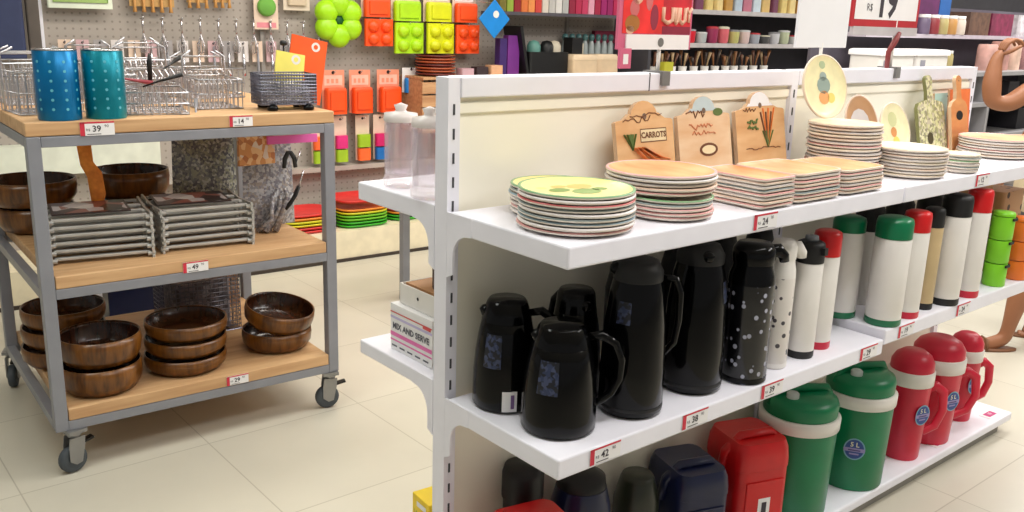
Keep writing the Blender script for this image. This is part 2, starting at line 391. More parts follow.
def square_stack(x0, x1, yf0, yf1, n, phrase, rims=None):
    cx, cy = (x0+x1)/2, (yf0+yf1)/2; r = (x1-x0)/2; e = (yf1-yf0)/(x1-x0)
    rims = rims or [random.choice(['grey', 'tan', 'rose', 'pink', 'slate', 'tan']) for _ in range(n)]
    stack('g', cx, cy, 1.0928, r, rims, phrase, WOODP, shape=sq(e), n=48, jit=.0015)
square_stack(.575, .695, .20, .387, 8, 'the square stack before the second wooden board', ['rose', 'tan', 'grey', 'slate', 'rose', 'grey', 'tan', 'rose'])
square_stack(.702, .895, .20, .387, 8, 'the middle square stack at the shelf edge', ['tan', 'grey', 'rose', 'tan', 'rose', 'slate', 'rose', 'tan'])
square_stack(.902, 1.10, .20, .385, 7, 'the farthest square stack before the white round plates', ['tan', 'rose', 'grey', 'tan', 'grey', 'rose', 'tan'])
stack('g', 1.240, .170, 1.0928, .099, ['cream', 'tan', 'grey', 'cream', 'tan', 'grey', 'rose', 'cream', 'grey', 'tan', 'grey', 'rose', 'grey', 'tan', 'grey'], 'the tall ivory stack below the upright plate', CREAMP, .0093)
stack('g', 1.392, .285, 1.0928, .098, ['cream', 'grey', 'tan', 'grey', 'cream', 'grey', 'tan', 'grey', 'cream'], 'the ivory stack before the patterned paddle board', CREAMP)
stack('g', 1.588, .338, 1.0928, .052, ['cream', 'slate', 'green', 'grey', 'slate', 'grey'], 'the small saucer stack below the tan paddle board', CREAMP)
stack('g', 2.06, .235, 1.0928, .115, ['rose', 'grey', 'tan', 'grey', 'rose', 'grey', 'tan'], 'the far round stack at the end of the shelf', WOODP)
stack('g', 2.25, .26, 1.0928, .07, ['tan', 'grey', 'rose', 'grey', 'rose', 'tan'], 'the little stack at the very shelf end', WOODP)

# upright plates leaning against the panel
def leaning_plate(x, yf, z, r, tilt, top, decor, label, rot=0):
    b = plate_mb(r, 'cream' if top is not BR else 'tan', top, decor=decor)
    o = b.build('plate'); T = W('g', x, yf, z)
    o.location = T; o.rotation_euler = (radians(90-tilt), 0, TH['g']+radians(rot)); tag(o, label, 'plate'); return o
BR = mat('brown_rim', (196, 150, 110), .35)
def pears(b, r):
    for dx, dy, q, rgb in ((0, .05, .30, (150, 168, 160)), (0, .32, .16, (160, 176, 170)), (-.02, -.33, .24, (240, 170, 110)), (.3, -.35, .18, (244, 214, 120)), (0, .68, .14, (176, 190, 150))):
        b.add([(r*(dx+q*cos(a)), r*(dy+q*sin(a)*.9), .0052) for a in [2*pi*k/12 for k in range(12)]], [tuple(range(12))], mat('pear%d' % rgb[0], rgb, .4))
def figs(b, r):
    for dx, dy, q, rgb in ((0, 0, .6, (214, 206, 206)), (.1, .1, .25, (140, 140, 160)), (-.15, -.1, .2, (160, 130, 130))):
        b.add([(r*(dx+q*cos(a)), r*(dy+q*sin(a)*.9), .0050+.0003*q) for a in [2*pi*k/12 for k in range(12)]], [tuple(range(12))], mat('fig%d' % rgb[0], rgb, .4))
def smallf(b, r):
    for dx, dy, q, rgb in ((0, -.05, .2, (220, 150, 90)), (0, .4, .3, (214, 214, 160)), (.1, -.4, .22, (230, 214, 110))):
        b.add([(r*(dx+q*cos(a)), r*(dy+q*sin(a)*.9), .0052) for a in [2*pi*k/12 for k in range(12)]], [tuple(range(12))], mat('sf%d' % rgb[0], rgb, .4))
PALEY = mat('pale_yellow_glaze', (246, 238, 192), .3, var=.06, scale=30)
leaning_plate(1.185, .118, 1.3270, .088, 14, PALEY, pears, 'round cream plate with a pear design standing upright on the tall ivory stack', -8)
leaning_plate(1.43, .10, 1.210, .088, 16, BR, figs, 'round brown-rimmed plate with a grey fruit design leaning on the panel')
leaning_plate(1.60, .115, 1.185, .087, 16, PALEY, smallf, 'round pale yellow plate leaning on the panel left of the paddle board')

# ------------------------------------------------------------------ wooden boards leaning on the panel
def board_poly(w, h, tab, neck, n=8):
    """shouldered board with a round tab on top; x,z outline from the foot centre"""
    p = [(-w/2, 0), (w/2, 0), (w/2, h*.775), (w*.47, h*.79), (w*.36, h*.80), (tab*1.35, h*.825), (tab*1.08, h*.865)]
    for k in range(n+1):
        a = radians(8+164*k/n); p.append((tab*cos(a), h-tab*.8+tab*.8*sin(a)))
    p += [(-tab*1.08, h*.865), (-tab*1.35, h*.825), (-w*.36, h*.80), (-w*.47, h*.79), (-w/2, h*.775)]
    return p
def tab_poly(w, h, tab, n=8):
    p = [(tab*1.3, h*.828), (tab*1.05, h*.866)]
    for k in range(n+1):
        a = radians(8+164*k/n); p.append((tab*.97*cos(a), h-tab*.8+tab*.78*sin(a)))
    return p+[(-tab*1.05, h*.866), (-tab*1.3, h*.828)]
def lean_board(x, yf, w, h, tab, tilt, face, side, label, art, name='cutting_board', rot=0, poly=None, z=1.0935, group=None, th=.012, tabm=None):
    t = thing(name, label, 'board', 'g', x, yf, z, rot, group); t.rotation_euler.x = radians(-tilt)
    poly = poly or board_poly(w, h, tab, 0)
    b = MB(); b.prism(poly, 0, th, face, side=side)
    if tabm: q = tab_poly(w, h, tab); b.add([(c[0], -.0004, c[1]) for c in q], [tuple(range(len(q)))], tabm)
    b.disc(0, h-tab*.8, tab*.16, mat('hole_dark', (120, 96, 80), .8), -.0006)
    art(b); b.build('board', t, .0015)
    return t
BW = wood('board_wood', (232, 188, 136), (214, 158, 104), (4, 4, 14))
BS = mat('board_edge', (222, 186, 150), .6); BROWN = mat('print_brown', (110, 62, 30), .6); ORNG = mat('print_orange', (226, 120, 50), .5); LG = mat('print_green', (90, 110, 50), .6)
def scrib(b, x0, x1, z, amp, m, r=.0012, n=10, seed=1):
    rr = random.Random(seed); b.tube([(x0+(x1-x0)*k/n, -.001, z+amp*rr.uniform(-1, 1)) for k in range(n+1)], r, m, 4)
def art1(b):
    b.quad(-.018, .072, .118, .148, -.0006, mat('print_pale', (236, 214, 170), .6))
    for q in ((-.018, .072, .147, .149), (-.018, .072, .117, .119), (-.019, -.017, .117, .149), (.071, .073, .117, .149)): b.quad(*q, -.001, BROWN)
    b.text('CARROTS', .0195, BROWN, Tr(.027, -.0013, .133), .0006)
    scrib(b, -.075, .02, .172, .008, BROWN, seed=3); scrib(b, -.05, .06, .182, .005, BROWN, seed=4)
    for dx in (0, .014, .028): b.tube([(-.045+dx, -.0005, .105), (-.01+dx*2, -.0008, .078), (.02+dx*2.2, -.0005, .072)], [.013, .010, .004], ORNG, 6, flat=.15)
    for a in range(5): b.tube([(-.048, -.0008, .1), (-.075+a*.01, -.0008, .138)], [.003, .005], LG, 5, flat=.3)
def art2(b):
    scrib(b, -.07, .0, .175, .01, BROWN, .0016, 12, 5); scrib(b, -.06, .03, .145, .009, mat('print_rose', (206, 130, 90), .6), .0018, 14, 6); scrib(b, -.05, .04, .128, .006, mat('print_rose', (206, 130, 90), .6), .0015, 12, 8)
    b.disc(.01, .085, .036, BROWN, -.0007, 20, rz=.017); b.disc(.01, .085, .027, mat('print_pale', (236, 214, 170), .6), -.001, 20, rz=.011)
    b.disc(.055, .178, .02, LG, -.0007, rz=.01)
def art3(b):
    scrib(b, -.075, -.02, .178, .006, BROWN, .0013, 12, 9); scrib(b, -.06, -.015, .145, .007, LG, .003, 12, 10); scrib(b, -.06, -.015, .13, .006, LG, .003, 12, 11)
    for k in range(6): b.tube([(.025, -.0008, .075), (.0+k*.012, -.0008, .17+.01*(k % 2))], [.002, .004], ORNG if k % 2 else BROWN, 5, flat=.3)
    for k in range(4): b.tube([(.025, -.0008, .075), (.005+k*.015, -.0008, .12)], [.003, .004], LG, 5, flat=.3)
    scrib(b, -.07, .08, .075, .004, BROWN, .0012, 14, 12)
lean_board(.545, .088, .20, .215, .046, 11, BW, BS, 'wooden board with a round tab, carrots and the word CARROTS', art1)
lean_board(.765, .088, .205, .22, .046, 11, wood('board_pale', (236, 204, 166), (222, 176, 130), (4, 4, 14)), BS, 'pale wooden board with a dark oval motif and a grey round tab', art2, tabm=mat('tab_grey', (190, 204, 206), .5))
lean_board(1.0, .088, .215, .225, .046, 11, BW, BS, 'wooden board with a white round tab and a sheaf of stalks', art3, tabm=PAPER)
# coloured tabs on boards two and three
def paddle(w, h, nw):
    p = [(-w/2, .006), (-w/2+.006, 0), (w/2-.006, 0), (w/2, .006), (w/2, h*.6), (w/2-.012, h*.66), (nw, h*.7), (nw*.8, h*.8), (nw, h*.93)]
    for k in range(7): a = radians(180*k/6); p.append((nw*cos(a), h*.95+nw*.8*sin(a)))
    p += [(-nw, h*.93), (-nw*.8, h*.8), (-nw, h*.7), (-w/2+.012, h*.66), (-w/2, h*.6)]
    return p
OLV = mosaic('mosaic_board', [(206, 204, 150), (170, 168, 116), (222, 216, 176), (146, 140, 112), (196, 186, 160)], 110, .5)
lean_board(1.925, .10, .18, .252, .02, 13, OLV, mat('olive_edge', (130, 130, 80), .6), 'paddle board with an olive-green patterned face leaning on the panel', lambda b: b.disc(-.02, .05, .02, mat('dark_olive', (70, 60, 30), .6), -.0008), poly=paddle(.18, .252, .022))
TP = wood('tan_paddle', (222, 160, 100), (200, 128, 76), (4, 4, 14))
lean_board(2.065, .12, .115, .25, .018, 10, TP, BS, 'tan paddle board with a dark oval spot standing before the orange board', lambda b: b.disc(0, .12, .024, BLACKM, -.0008, rz=.016), poly=paddle(.115, .25, .02))
lean_board(2.17, .062, .15, .20, .02, 6, mat('board_orange', (232, 120, 60), .5), BS, 'orange rectangular board behind the tan paddle board', lambda b: None, poly=[(-.075, 0), (.075, 0), (.075, .2), (-.075, .2)], th=.008)
lean_board(2.07, .066, .085, .195, .02, 6, mat('board_aqua', (180, 214, 206), .5), BS, 'pale aqua board left of the tan paddle board', lambda b: None, poly=[(-.09, 0), (.0, 0), (.0, .19), (-.09, .19)], th=.008)

# ------------------------------------------------------------------ vacuum jugs and flasks on the middle shelf
GREYPR = mosaic('logo_print', [(44, 54, 84), (20, 22, 30), (64, 72, 100), (24, 26, 34)], 150, .3)
def on_side(prof_r, z0, z1, a0, a1, m, b, n=8, off=.0008):
    """a printed patch wrapped on the side of a turned body; prof_r(z) gives the radius"""
    vs = []; fs = []; K = 5
    for j in range(K+1):
        z = z0+(z1-z0)*j/K
        for k in range(n+1):
            a = radians(a0+(a1-a0)*k/n); r = prof_r(z)+off; vs.append((r*cos(a), r*sin(a), z))
    for j in range(K):
        for k in range(n): q = j*(n+1)+k; fs.append((q, q+1, q+n+2, q+n+1))
    b.add(vs, fs, m, None, True)
def interp(prof):
    def f(z):
        for (r0, z0), (r1, z1) in zip(prof, prof[1:]):
            if z0 <= z <= z1 and z1 > z0: return r0+(r1-r0)*(z-z0)/(z1-z0)
        return prof[-1][0]
    return f
def thermal_jug(x, yf, r, h, label, rot=-40, handle=True, sticker=None, flat=.62, z=.6762):
    t = thing('thermal_jug', label, 'thermal jug', 'g', x, yf, z, rot, 'glossy black thermal jugs')
    pr = [(r*.94, 0), (r, h*.03), (r, h*.14), (r*.985, h*.34), (r*.93, h*.52), (r*.85, h*.68), (r*.76, h*.80)]
    b = MB(); b.lathe([(r*.86, 0)]+pr[1:]+[(r*.72, h*.81)], BLACK, 40)
    b.build('body', t)
    f = interp(pr)
    q = MB(); on_side(f, h*.42, h*.72, -135, -100, GREYPR, q); q.build('logo_print', t)
    MB().lathe([(r*.77, h*.805), (r*.73, h*.86), (r*flat, h*.965), (r*flat*.88, h*.995), (.0001, h)], BLACK, 32).tube([(-r*.4, 0, h*.86), (-r*.68, 0, h*.885), (-r*.78, 0, h*.91)], [.018, .014, .006], BLACK, 10).build('lid', t)
    if handle:
        R = r*1.0; pts = [(r*.66, h*.86), (r*1.05, h*.88), (r*1.42, h*.80), (r*1.6, h*.64), (r*1.58, h*.46), (r*1.38, h*.32), (r*1.12, h*.25), (r*.93, h*.22)]
        MB().tube([(a, 0, c) for a, c in pts], [.008, .010, .010, .010, .009, .009, .008, .007], BLACK, 10, flat=1.0).build('handle', t)
    if sticker:
        q = MB(); on_side(f, h*.03, h*.22, sticker, sticker+26, PAPER, q, off=.001)
        on_side(f, h*.06, h*.19, sticker+15, sticker+21, mat('barcode_violet', (120, 90, 140), .6), q, off=.0016); q.build('barcode_sticker', t)
    return t
thermal_jug(.090, .115, .070, .238, 'black thermal jug with a white barcode sticker nearest the slotted upright', -38, True, -96)
thermal_jug(.104, .272, .077, .224, 'black handled thermal jug at the front corner of the middle shelf', -35)
thermal_jug(.238, .170, .060, .248, 'black thermal jug with a flat lid behind the other black jugs', 80, True, flat=.68)
def tall_jug(x, yf, r, h, label, rot=-35, handle=True, tip=False):
    t = thing('tall_thermos', label, 'thermos', 'g', x, yf, .6762, rot, 'tall black thermoses')
    pr = [(r*.97, 0), (r, h*.03), (r, h*.3), (r*.94, h*.6), (r*.82, h*.8), (r*.74, h*.87)]
    MB().lathe([(r*.85, 0)]+pr[1:], BLACK, 40).lathe([(r*1.005, h*.05), (r*1.005, h*.07)], BLACKM, 40).build('body', t)
    MB().lathe([(r*.76, h*.872), (r*.76, h*.93), (r*.6, h*.99), (r*.5, h), (.0001, h)], BLACKM, 32).tube([(-r*.3, 0, h*.92), (-r*.7, 0, h*.935), (-r*.86, 0, h*.94)], [.018, .014, .008], BLACK, 10).build('lid', t)
    q = MB(); on_side(interp(pr), h*.62, h*.76, -140, -112, GREYPR, q); q.build('logo_print', t)
    if handle:
        MB().tube([(r*.7, 0, h*.88), (r*1.15, 0, h*.87), (r*1.32, 0, h*.78), (r*1.34, 0, h*.6), (r*1.25, 0, h*.45), (r*.96, 0, h*.38)], [.008, .011, .011, .010, .009, .008], BLACK, 10, flat=.8).build('handle', t)
    return t
tall_jug(.290, .298, .069, .335, 'tall black thermos with a slim handle second from the shelf front corner')
tall_jug(.500, .290, .070, .340, 'plain tall black thermos beside the flower-patterned pump flask', 60)
FLB = spots('black_floral', (12, 12, 16), (170, 172, 190), 52, .25, .2, (1, 1, .9)); FLW = spots('white_floral', (232, 226, 220), (70, 66, 74), 44, .23, .3)
def pump_flask(x, yf, r, h, body, headm, label, rot=-30):
    t = thing('pump_flask', label, 'pump flask', 'g', x, yf, .6762, rot, 'flower-patterned pump flasks')
    MB().lathe([(r*.9, 0), (r, .006), (r, h*.72)], body, 40).lathe([(r*1.01, .004), (r*1.01, h*.045)], headm, 40).build('body', t)
    b = MB(); b.lathe([(r, h*.72), (r*.96, h*.78), (r*.86, h*.83), (r*.84, h*.86)], headm, 36); b.build('shoulder', t)
    b = MB(); b.lathe([(r*.88, h*.86), (r*.92, h*.9), (r*.9, h*.96), (r*.7, h), (.0001, h)], headm, 36)
    b.tube([(r*.5, 0, h*.93), (r*1.1, 0, h*.94), (r*1.35, 0, h*.90), (r*1.4, 0, h*.86)], [.018, .016, .013, .011], headm, 10)
    b.build('pump_head', t)
    return t
pump_flask(.640, .332, .054, .330, FLB, BLACK, 'black pump flask with white flowers beside the plain tall black thermos')
pump_flask(.768, .325, .034, .318, FLW, OFFW, 'slim white pump flask with dark flowers behind the black flowered one')
def cup_flask(x, yf, r, h, capm, bodym, basem, label, cap=.18, z=.6762, lever=False, lean=0):
    t = thing('vacuum_flask', label, 'vacuum flask', 'g', x, yf, z, 0, 'screw-cup vacuum flasks')
    MB().lathe([(r*.94, 0, basem), (r, .004), (r, h*.065)], basem, 36).build('base_band', t)
    MB().lathe([(r*.985, h*.0655), (r*.985, h*.15), (r, h*.155), (r, h*(1-cap)), (r*.95, h*(1-cap)+.004)], bodym, 36).build('body', t)
    b = MB(); z0 = h*(1-cap)+.004
    b.lathe([(r*1.0, z0), (r*1.0, h*.95), (r*.94, h*.985), (r*.7, h), (.0001, h)], capm, 36)
    if lever: b.box(-r*.2, r*.2, -r*1.25, -r*.6, h*.9, h*.96, capm)
    b.build('cup_cap', t)
    if lever: MB().lathe([(.0001, h+.0005), (r*.5, h+.0005), (r*.45, h+.012), (.0001, h+.014)], mat('knob_grey', (120, 124, 130), .4), 16).build('button', t)
    return t
cup_flask(.888, .322, .035, .300, BLACKM, OFFW, BLACKM, 'white vacuum flask with black cap and black base band nearest the red-capped pair', .19, lever=True)
cup_flask(.985, .308, .035, .312, RED, OFFW, PINKRED, 'white vacuum flask with a red cap and red base left of the green-capped flasks', .22)
cup_flask(1.210, .235, .044, .286, GREENCAP, OFFW, GREENCAP, 'white green-capped vacuum flask half hidden behind the front green one', .16, .7)
cup_flask(1.248, .345, .048, .300, GREENCAP, OFFW, GREENCAP, 'large white green-capped vacuum flask at the start of the second bay shelf', .2, .7)
cup_flask(1.362, .350, .036, .305, RED, OFFW, PINKRED, 'white red-capped vacuum flask between the green-capped and beige flasks', .2, .7)
cup_flask(1.480, .340, .028, .300, BLACKM, TAN, BLACKM, 'slim beige vacuum flask with a black cap', .2, .7)
cup_flask(1.585, .352, .042, .330, BLACKM, OFFW, BLACKM, 'wide white vacuum flask with a tall black cap', .2, .7)
cup_flask(1.722, .355, .036, .335, RED, OFFW, PINKRED, 'white red-capped vacuum flask beside the lime green canister', .22, .7)
def canister(x, yf, r, h, m, label, tiers=3):
    t = thing('lunch_canister', label, 'canister', 'g', x, yf, .7, 0, 'stacking lunch canisters')
    th = h/tiers
    for k in range(tiers):
        MB().lathe([(r*.95, k*th+.001), (r, k*th+.004), (r, (k+1)*th-.006), (r*.97, (k+1)*th-.002)], m, 32).build('tier', t)
        b = MB()
        for a in (-120, -60, 0, 60): b.box(-.014, .014, -r-.004, -r+.001, (k+1)*th-.012, (k+1)*th-.004, BLACKM, Rz(a+90+30))
        b.build('clip', t)
    MB().lathe([(r*.98, h), (r*.98, h+.006), (r*.9, h+.012), (.0001, h+.013)], m, 32).build('lid', t)
canister(1.925, .350, .034, .228, mat('lime', (132, 214, 40), .35), 'lime green three-tier lunch canister')
canister(2.07, .355, .036, .195, mat('tin_orange', (238, 120, 40), .35), 'orange three-tier lunch canister right of the lime green one')
b = MB().rbox(-.08, .08, -.05, .05, 0, .275, spots('tin_brown', (186, 140, 98), (70, 46, 34), 22, .22, .5), .012)
one(b, 'tin_box', 'brown patterned square tin standing behind the orange canister', 'tin', 'g', 2.15, .235, .7)
b = MB().rbox(-.05, .05, -.05, .05, 0, .19, mat('tin_cola', (60, 30, 34), .4), .012)
one(b, 'tin_box', 'tall dark maroon tin behind the lime green canister', 'tin', 'g', 1.98, .22, .7)
b = MB().rbox(-.05, .05, -.035, .035, 0, .13, spots('tin_brown', (176, 130, 90), (60, 40, 30), 30, .2, .5), .01)
one(b, 'tin_box', 'brown patterned tin lying on top of the tall maroon tin', 'tin', 'g', 2.0, .22, .8905)
# dark jugs stored deeper on the shelf
for i, (x, yf, l) in enumerate(((.45, .12, 'dark jug hidden deep behind the tall handled thermos'), (.62, .13, 'dark jug deep behind the flowered pump flask'), (.78, .14, 'dark jug deep behind the slim white pump flask'), (.92, .15, 'dark jug deep behind the black-capped flask'))):
    b = MB().lathe([(.045, 0), (.05, .01), (.05, .2), (.035, .27), (.03, .29), (.0001, .292)], BLACKM, 24); one(b, 'storage_jug', l, 'jug', 'g', x, yf, .6762, group='dark jugs in the second row')
for i, (x, yf, l) in enumerate(((1.38, .2, 'black-capped flask behind the red-capped flask of the second bay'), (1.55, .2, 'black-capped flask behind the beige flask'), (1.72, .21, 'black-capped flask behind the last red-capped flask'))):
    b = MB().lathe([(.04, 0, OFFW), (.042, .01), (.042, .22, BLACKM), (.04, .28), (.03, .3), (.0001, .302)], OFFW, 24); one(b, 'storage_flask', l, 'flask', 'g', x, yf, .70, group='flasks in the second row')

# ------------------------------------------------------------------ coolers and jugs on the base deck
ZB = .0805
def sticker(t, r, h, z, a):
    q = MB(); T = Rz(a) @ Tr(0, -r-.0022, z)
    q.disc(0, 0, .032, mat('sticker_rim', (120, 170, 190), .4), 0, 24, T=T, rz=.036); q.disc(0, 0, .028, mat('sticker_blue', (40, 70, 140), .4), -.0005, 24, T=T, rz=.032)
    q.quad(-.031, .031, -.008, .004, -.001, mat('sticker_lilac', (150, 140, 190), .4), T)
    q.text('5 L', .021, mat('sticker_cream', (226, 224, 190), .4), T @ Tr(0, -.0014, .015), .0005)
    q.quad(-.018, .018, -.005, -.001, -.0014, mat('sticker_ink', (60, 50, 110), .5), T); q.quad(-.014, .014, -.018, -.013, -.0012, mat('sticker_lilac', (150, 140, 190), .4), T)
    q.build('sticker', t)
def cooler(x, yf, r, h, label, st=None, rot=0):
    t = thing('cooler_jug', label, 'cooler jug', 'g', x, yf, ZB, rot, 'green barrel coolers')
    MB().lathe([(r*.86, 0), (r*.9, .006), (r*.97, h*.68), (r*.97, h*.72)], GREEN, 40).build('body', t)
    MB().lathe([(r*.98, h*.71), (r*1.02, h*.715), (r*1.03, h*.8), (r*.98, h*.815)], OFFW, 40).build('collar', t)
    b = MB().lathe([(r*.93, h*.816), (r*.95, h*.9), (r*.9, h*.94), (r*.7, h*.965), (.0001, h*.97)], GREEN, 40)
    b.build('lid', t)
    b = MB().tube([(-r*.9, 0, h*.88), (-r*.7, 0, h*.985), (0, 0, h*1.0), (r*.7, 0, h*.985), (r*.9, 0, h*.88)], .009, GREEN, 8, flat=1.6); b.build('carry_handle', t)
    b = MB().lathe([(.018, h*.965), (.018, h*1.0), (.014, h*1.01), (.0001, h*1.01)], mat('spout_grey', (190, 200, 196), .4), 14, Tr(-r*.45, -r*.3, 0)); b.build('spout', t)
    if st is not None: sticker(t, r*.935, h, h*.38, st)
    return t
cooler(1.185, .165, .114, .380, 'green barrel cooler with white collar beside the red square cooler', None, -25)
cooler(1.490, .180, .110, .385, 'green barrel cooler with a round blue sticker', -38, -20)
def red_jug(x, yf, r, h, label, rot=-35):
    t = thing('handled_jug', label, 'jug', 'g', x, yf, ZB, rot, 'red insulated handled jugs')
    MB().lathe([(r*.8, 0), (r*.84, .006), (r*.98, h*.70)], PINKRED, 36).build('body', t)
    MB().lathe([(r*1.0, h*.70), (r*1.05, h*.705), (r*1.06, h*.82), (r*1.0, h*.83)], OFFW, 36).build('white_band', t)
    MB().lathe([(r*.99, h*.831), (r*.97, h*.9), (r*.8, h*.96), (r*.5, h*1.0), (.0001, h)], PINKRED, 36).build('lid', t)
    MB().tube([(r*.96, 0, h*.62), (r*1.35, 0, h*.66), (r*1.75, 0, h*.60), (r*1.85, 0, h*.42), (r*1.55, 0, h*.27), (r*1.05, 0, h*.22), (r*.85, 0, h*.24)], [.010, .012, .012, .011, .011, .010, .009], PINKRED, 10, flat=1.4).build('handle', t)
    sticker(t, r*.94, h, h*.45, 20)
red_jug(1.79, .195, .070, .378, 'red insulated jug with white band nearest the green coolers')
red_jug(1.995, .185, .086, .380, 'large red insulated jug between the two other red jugs')
red_jug(2.26, .165, .058, .335, 'red insulated jug at the far end of the bottom shelf')
def square_cooler(x, yf, w, d, h, m, label, rot=0, lab=False):
    t = thing('square_cooler', label, 'cooler', 'g', x, yf, ZB, rot, 'square lunch coolers')
    MB().rbox(-w/2, w/2, -d/2, d/2, 0, h*.72, m, .03, n=6).build('body', t)
    MB().rbox(-w/2-.002, w/2+.002, -d/2-.002, d/2+.002, h*.725, h*.97, m, .032, n=6, top=h*.18).build('lid', t)
    b = MB(); b.tube([(-w*.52, 0, h*.62), (-w*.54, -.02, h*.85), (-w*.3, -.03, h*1.0), (w*.3, -.03, h*1.0), (w*.54, -.02, h*.85), (w*.52, 0, h*.62)], .009, m, 8, flat=1.6); b.build('carry_handle', t)
    MB().rbox(-w*.36, w*.36, -d/2-.004, -d/2+.01, h*.08, h*.62, m, .004).build('front_panel', t)
    if lab: MB().quad(-.02, .02, h*.28, h*.46, -d/2-.005, PAPER).quad(-.008, .008, h*.3, h*.42, -d/2-.0056, INK).build('label_sticker', t)
square_cooler(.955, .155, .17, .18, .31, RED, 'red square cooler with a small white sticker', -18, True)
square_cooler(.735, .125, .155, .19, .275, NAVY, 'navy blue square cooler left of the red cooler', -18)
square_cooler(.115, .20, .17, .16, .352, RED, 'red square cooler at the near end of the bottom shelf', -12)
b = MB().lathe([(.05, 0), (.06, .01), (.06, .2), (.045, .26), (.04, .27), (.0001, .272)], mat('olive_black', (38, 42, 30), .3), 28)
one(b, 'dark_jug', 'very dark olive jug between the navy coolers', 'jug', 'g', .560, .10, ZB)
t = thing('dark_thermos', 'dark blue rounded jug below the front corner price tag', 'thermos', 'g', .350, .105, ZB)
MB().lathe([(.065, 0), (.074, .01), (.074, .26), (.062, .31)], NAVY, 32).build('body', t); MB().lathe([(.061, .311), (.058, .335), (.03, .35), (.0001, .352)], BLACKM, 28).build('lid', t)
t = thing('dark_thermos', 'black round-lidded jug near the slotted upright on the bottom shelf', 'thermos', 'g', .200, .060, ZB)
MB().lathe([(.042, 0), (.046, .01), (.046, .31)], BLACKM, 28).build('body', t); MB().lathe([(.05, .311), (.05, .37), (.045, .388), (.0001, .39)], BLACKM, 28).build('lid', t)

# ------------------------------------------------------------------ back side of the gondola
def glass_jar(x, yf, r, h, label):
    t = thing('glass_jar', label, 'jar', 'g', x, yf, 1.0990, 0, 'lidded glass jars')
    MB().lathe([(r*.8, 0), (r*1.06, .004), (r*1.08, .02), (r*.96, .03), (r, .05), (r, h*.80), (r*.96, h*.83), (r*.93, h*.83), (r*.96, h*.8), (r*.96, .05), (r*.9, .03), (.0001, .028)], GLASS, 32).build('glass_body', t)
    MB().lathe([(r*1.02, h*.83), (r*1.04, h*.86), (r*1.0, h*.93), (r*.4, h*.95), (r*.3, h*.97), (r*.42, h*1.03), (.0001, h*1.06)], mat('frosted_lid', (226, 218, 214), .3, alpha=.9), 28).build('lid', t)
glass_jar(.05, -.235, .038, .182, 'lidded glass jar on the back shelf, the farther of the pair')
glass_jar(.026, -.085, .038, .188, 'lidded glass jar on the back shelf beside the end upright')
# lettered carton and white box on it, on the lower back shelf
t = thing('product_carton', 'white carton with pink stripes and grey lettering on the lower back shelf', 'carton', 'g', .03, -.162, .7035, 0)
b = MB().box(-.0, .16, -.088, .088, 0, .115, PAPER)
TT = Tr(-.0006, 0, .0575) @ Rz(-90)
PS = mat('stripe_pink', (232, 120, 180), .6); RS = mat('stripe_red', (220, 90, 90), .6)
b.quad(-.087, .087, .036, .039, -.0001, RS, TT); b.quad(.05, .082, .03, .037, -.0002, RS, TT); b.quad(-.087, .087, -.022, -.012, -.0001, PS, TT); b.quad(-.087, .087, -.034, -.03, -.0001, PS, TT)
b.quad(-.087, .087, .022, .028, -.0001, mat('stripe_lilac', (200, 190, 226), .6), TT)
b.text('MIX AND SERVE', .0215, mat('letter_grey', (90, 90, 100), .6), TT @ Tr(0, -.0006, .004), .0006)
for k in range(5): b.quad(-.08+k*.033, -.058+k*.033, -.048, -.044, -.0004, mat('letter_grey', (90, 90, 100), .6), TT)
b.build('carton', t, .001)
t = thing('white_tray_box', 'open white plastic box with a wooden divider standing on the striped carton', 'box', 'g', .045, -.155, .8195, 0)
b = MB().box(0, .12, -.078, .078, 0, .004, OFFW).box(0, .004, -.078, .078, .004, .05, OFFW).box(.116, .12, -.078, .078, .004, .05, OFFW).box(0, .12, -.078, -.074, .004, .05, OFFW).box(0, .12, .074, .078, .004, .05, OFFW); b.disc(0, 0, .004, BLACKM, 0, T=Tr(-.0008, 0, .028) @ Rz(-90)); b.build('box', t, .001)
MB().box(.01, .11, -.065, .065, .03, .052, mat('brown_wood', (190, 140, 96), .6)).build('divider', t)
b = MB().lathe([(.011, 0), (.012, .004), (.012, .055), (.007, .065), (.007, .075), (.0001, .076)], mat('brown_bottle', (90, 70, 66), .4), 16)
one(b, 'small_bottle', 'small brown bottle with a reddish cap standing in the white box', 'bottle', 'g', .085, -.135, .8725)
# yellow box on the floor
b = MB().box(-.06, .06, -.045, .045, 0, .165, mat('yellow_card', (240, 206, 30), .5)); T = Tr(-.0604, 0, .09) @ Rz(-90)
b.text('WAX', .03, mat('print_leaf', (150, 180, 60), .5), T @ Tr(0, 0, .02)); b.disc(0, -.03, .02, mat('print_leaf', (150, 180, 60), .5), -.0002, T=T); b.quad(-.02, .03, .045, .06, -.0003, PAPER, T)
T = Tr(0, -.0455, .09); b.disc(.0, -.02, .022, mat('print_leaf', (150, 180, 60), .5), 0, T=T)
one(b, 'yellow_box', 'yellow printed box with green marks behind the end upright', 'box', 'g', .20, -.275, ZB, -5, bevel=.002)

# small metal table beyond the gondola end
t = thing('small_table', 'small grey metal-legged table beyond the back shelf of the gondola', 'table', 'w', -.42, 4.62, 0, 38)
MB().rbox(-.09, .42, -.2, .2, .535, .55, mat('table_top_pale', (236, 226, 204), .5), .01).build('table_top', t)
for x, y in ((-.06, -.17), (.38, -.17), (-.06, .17), (.38, .17)): MB().box(x-.02, x+.02, y-.02, y+.02, 0, .534, STEEL).build('leg', t)

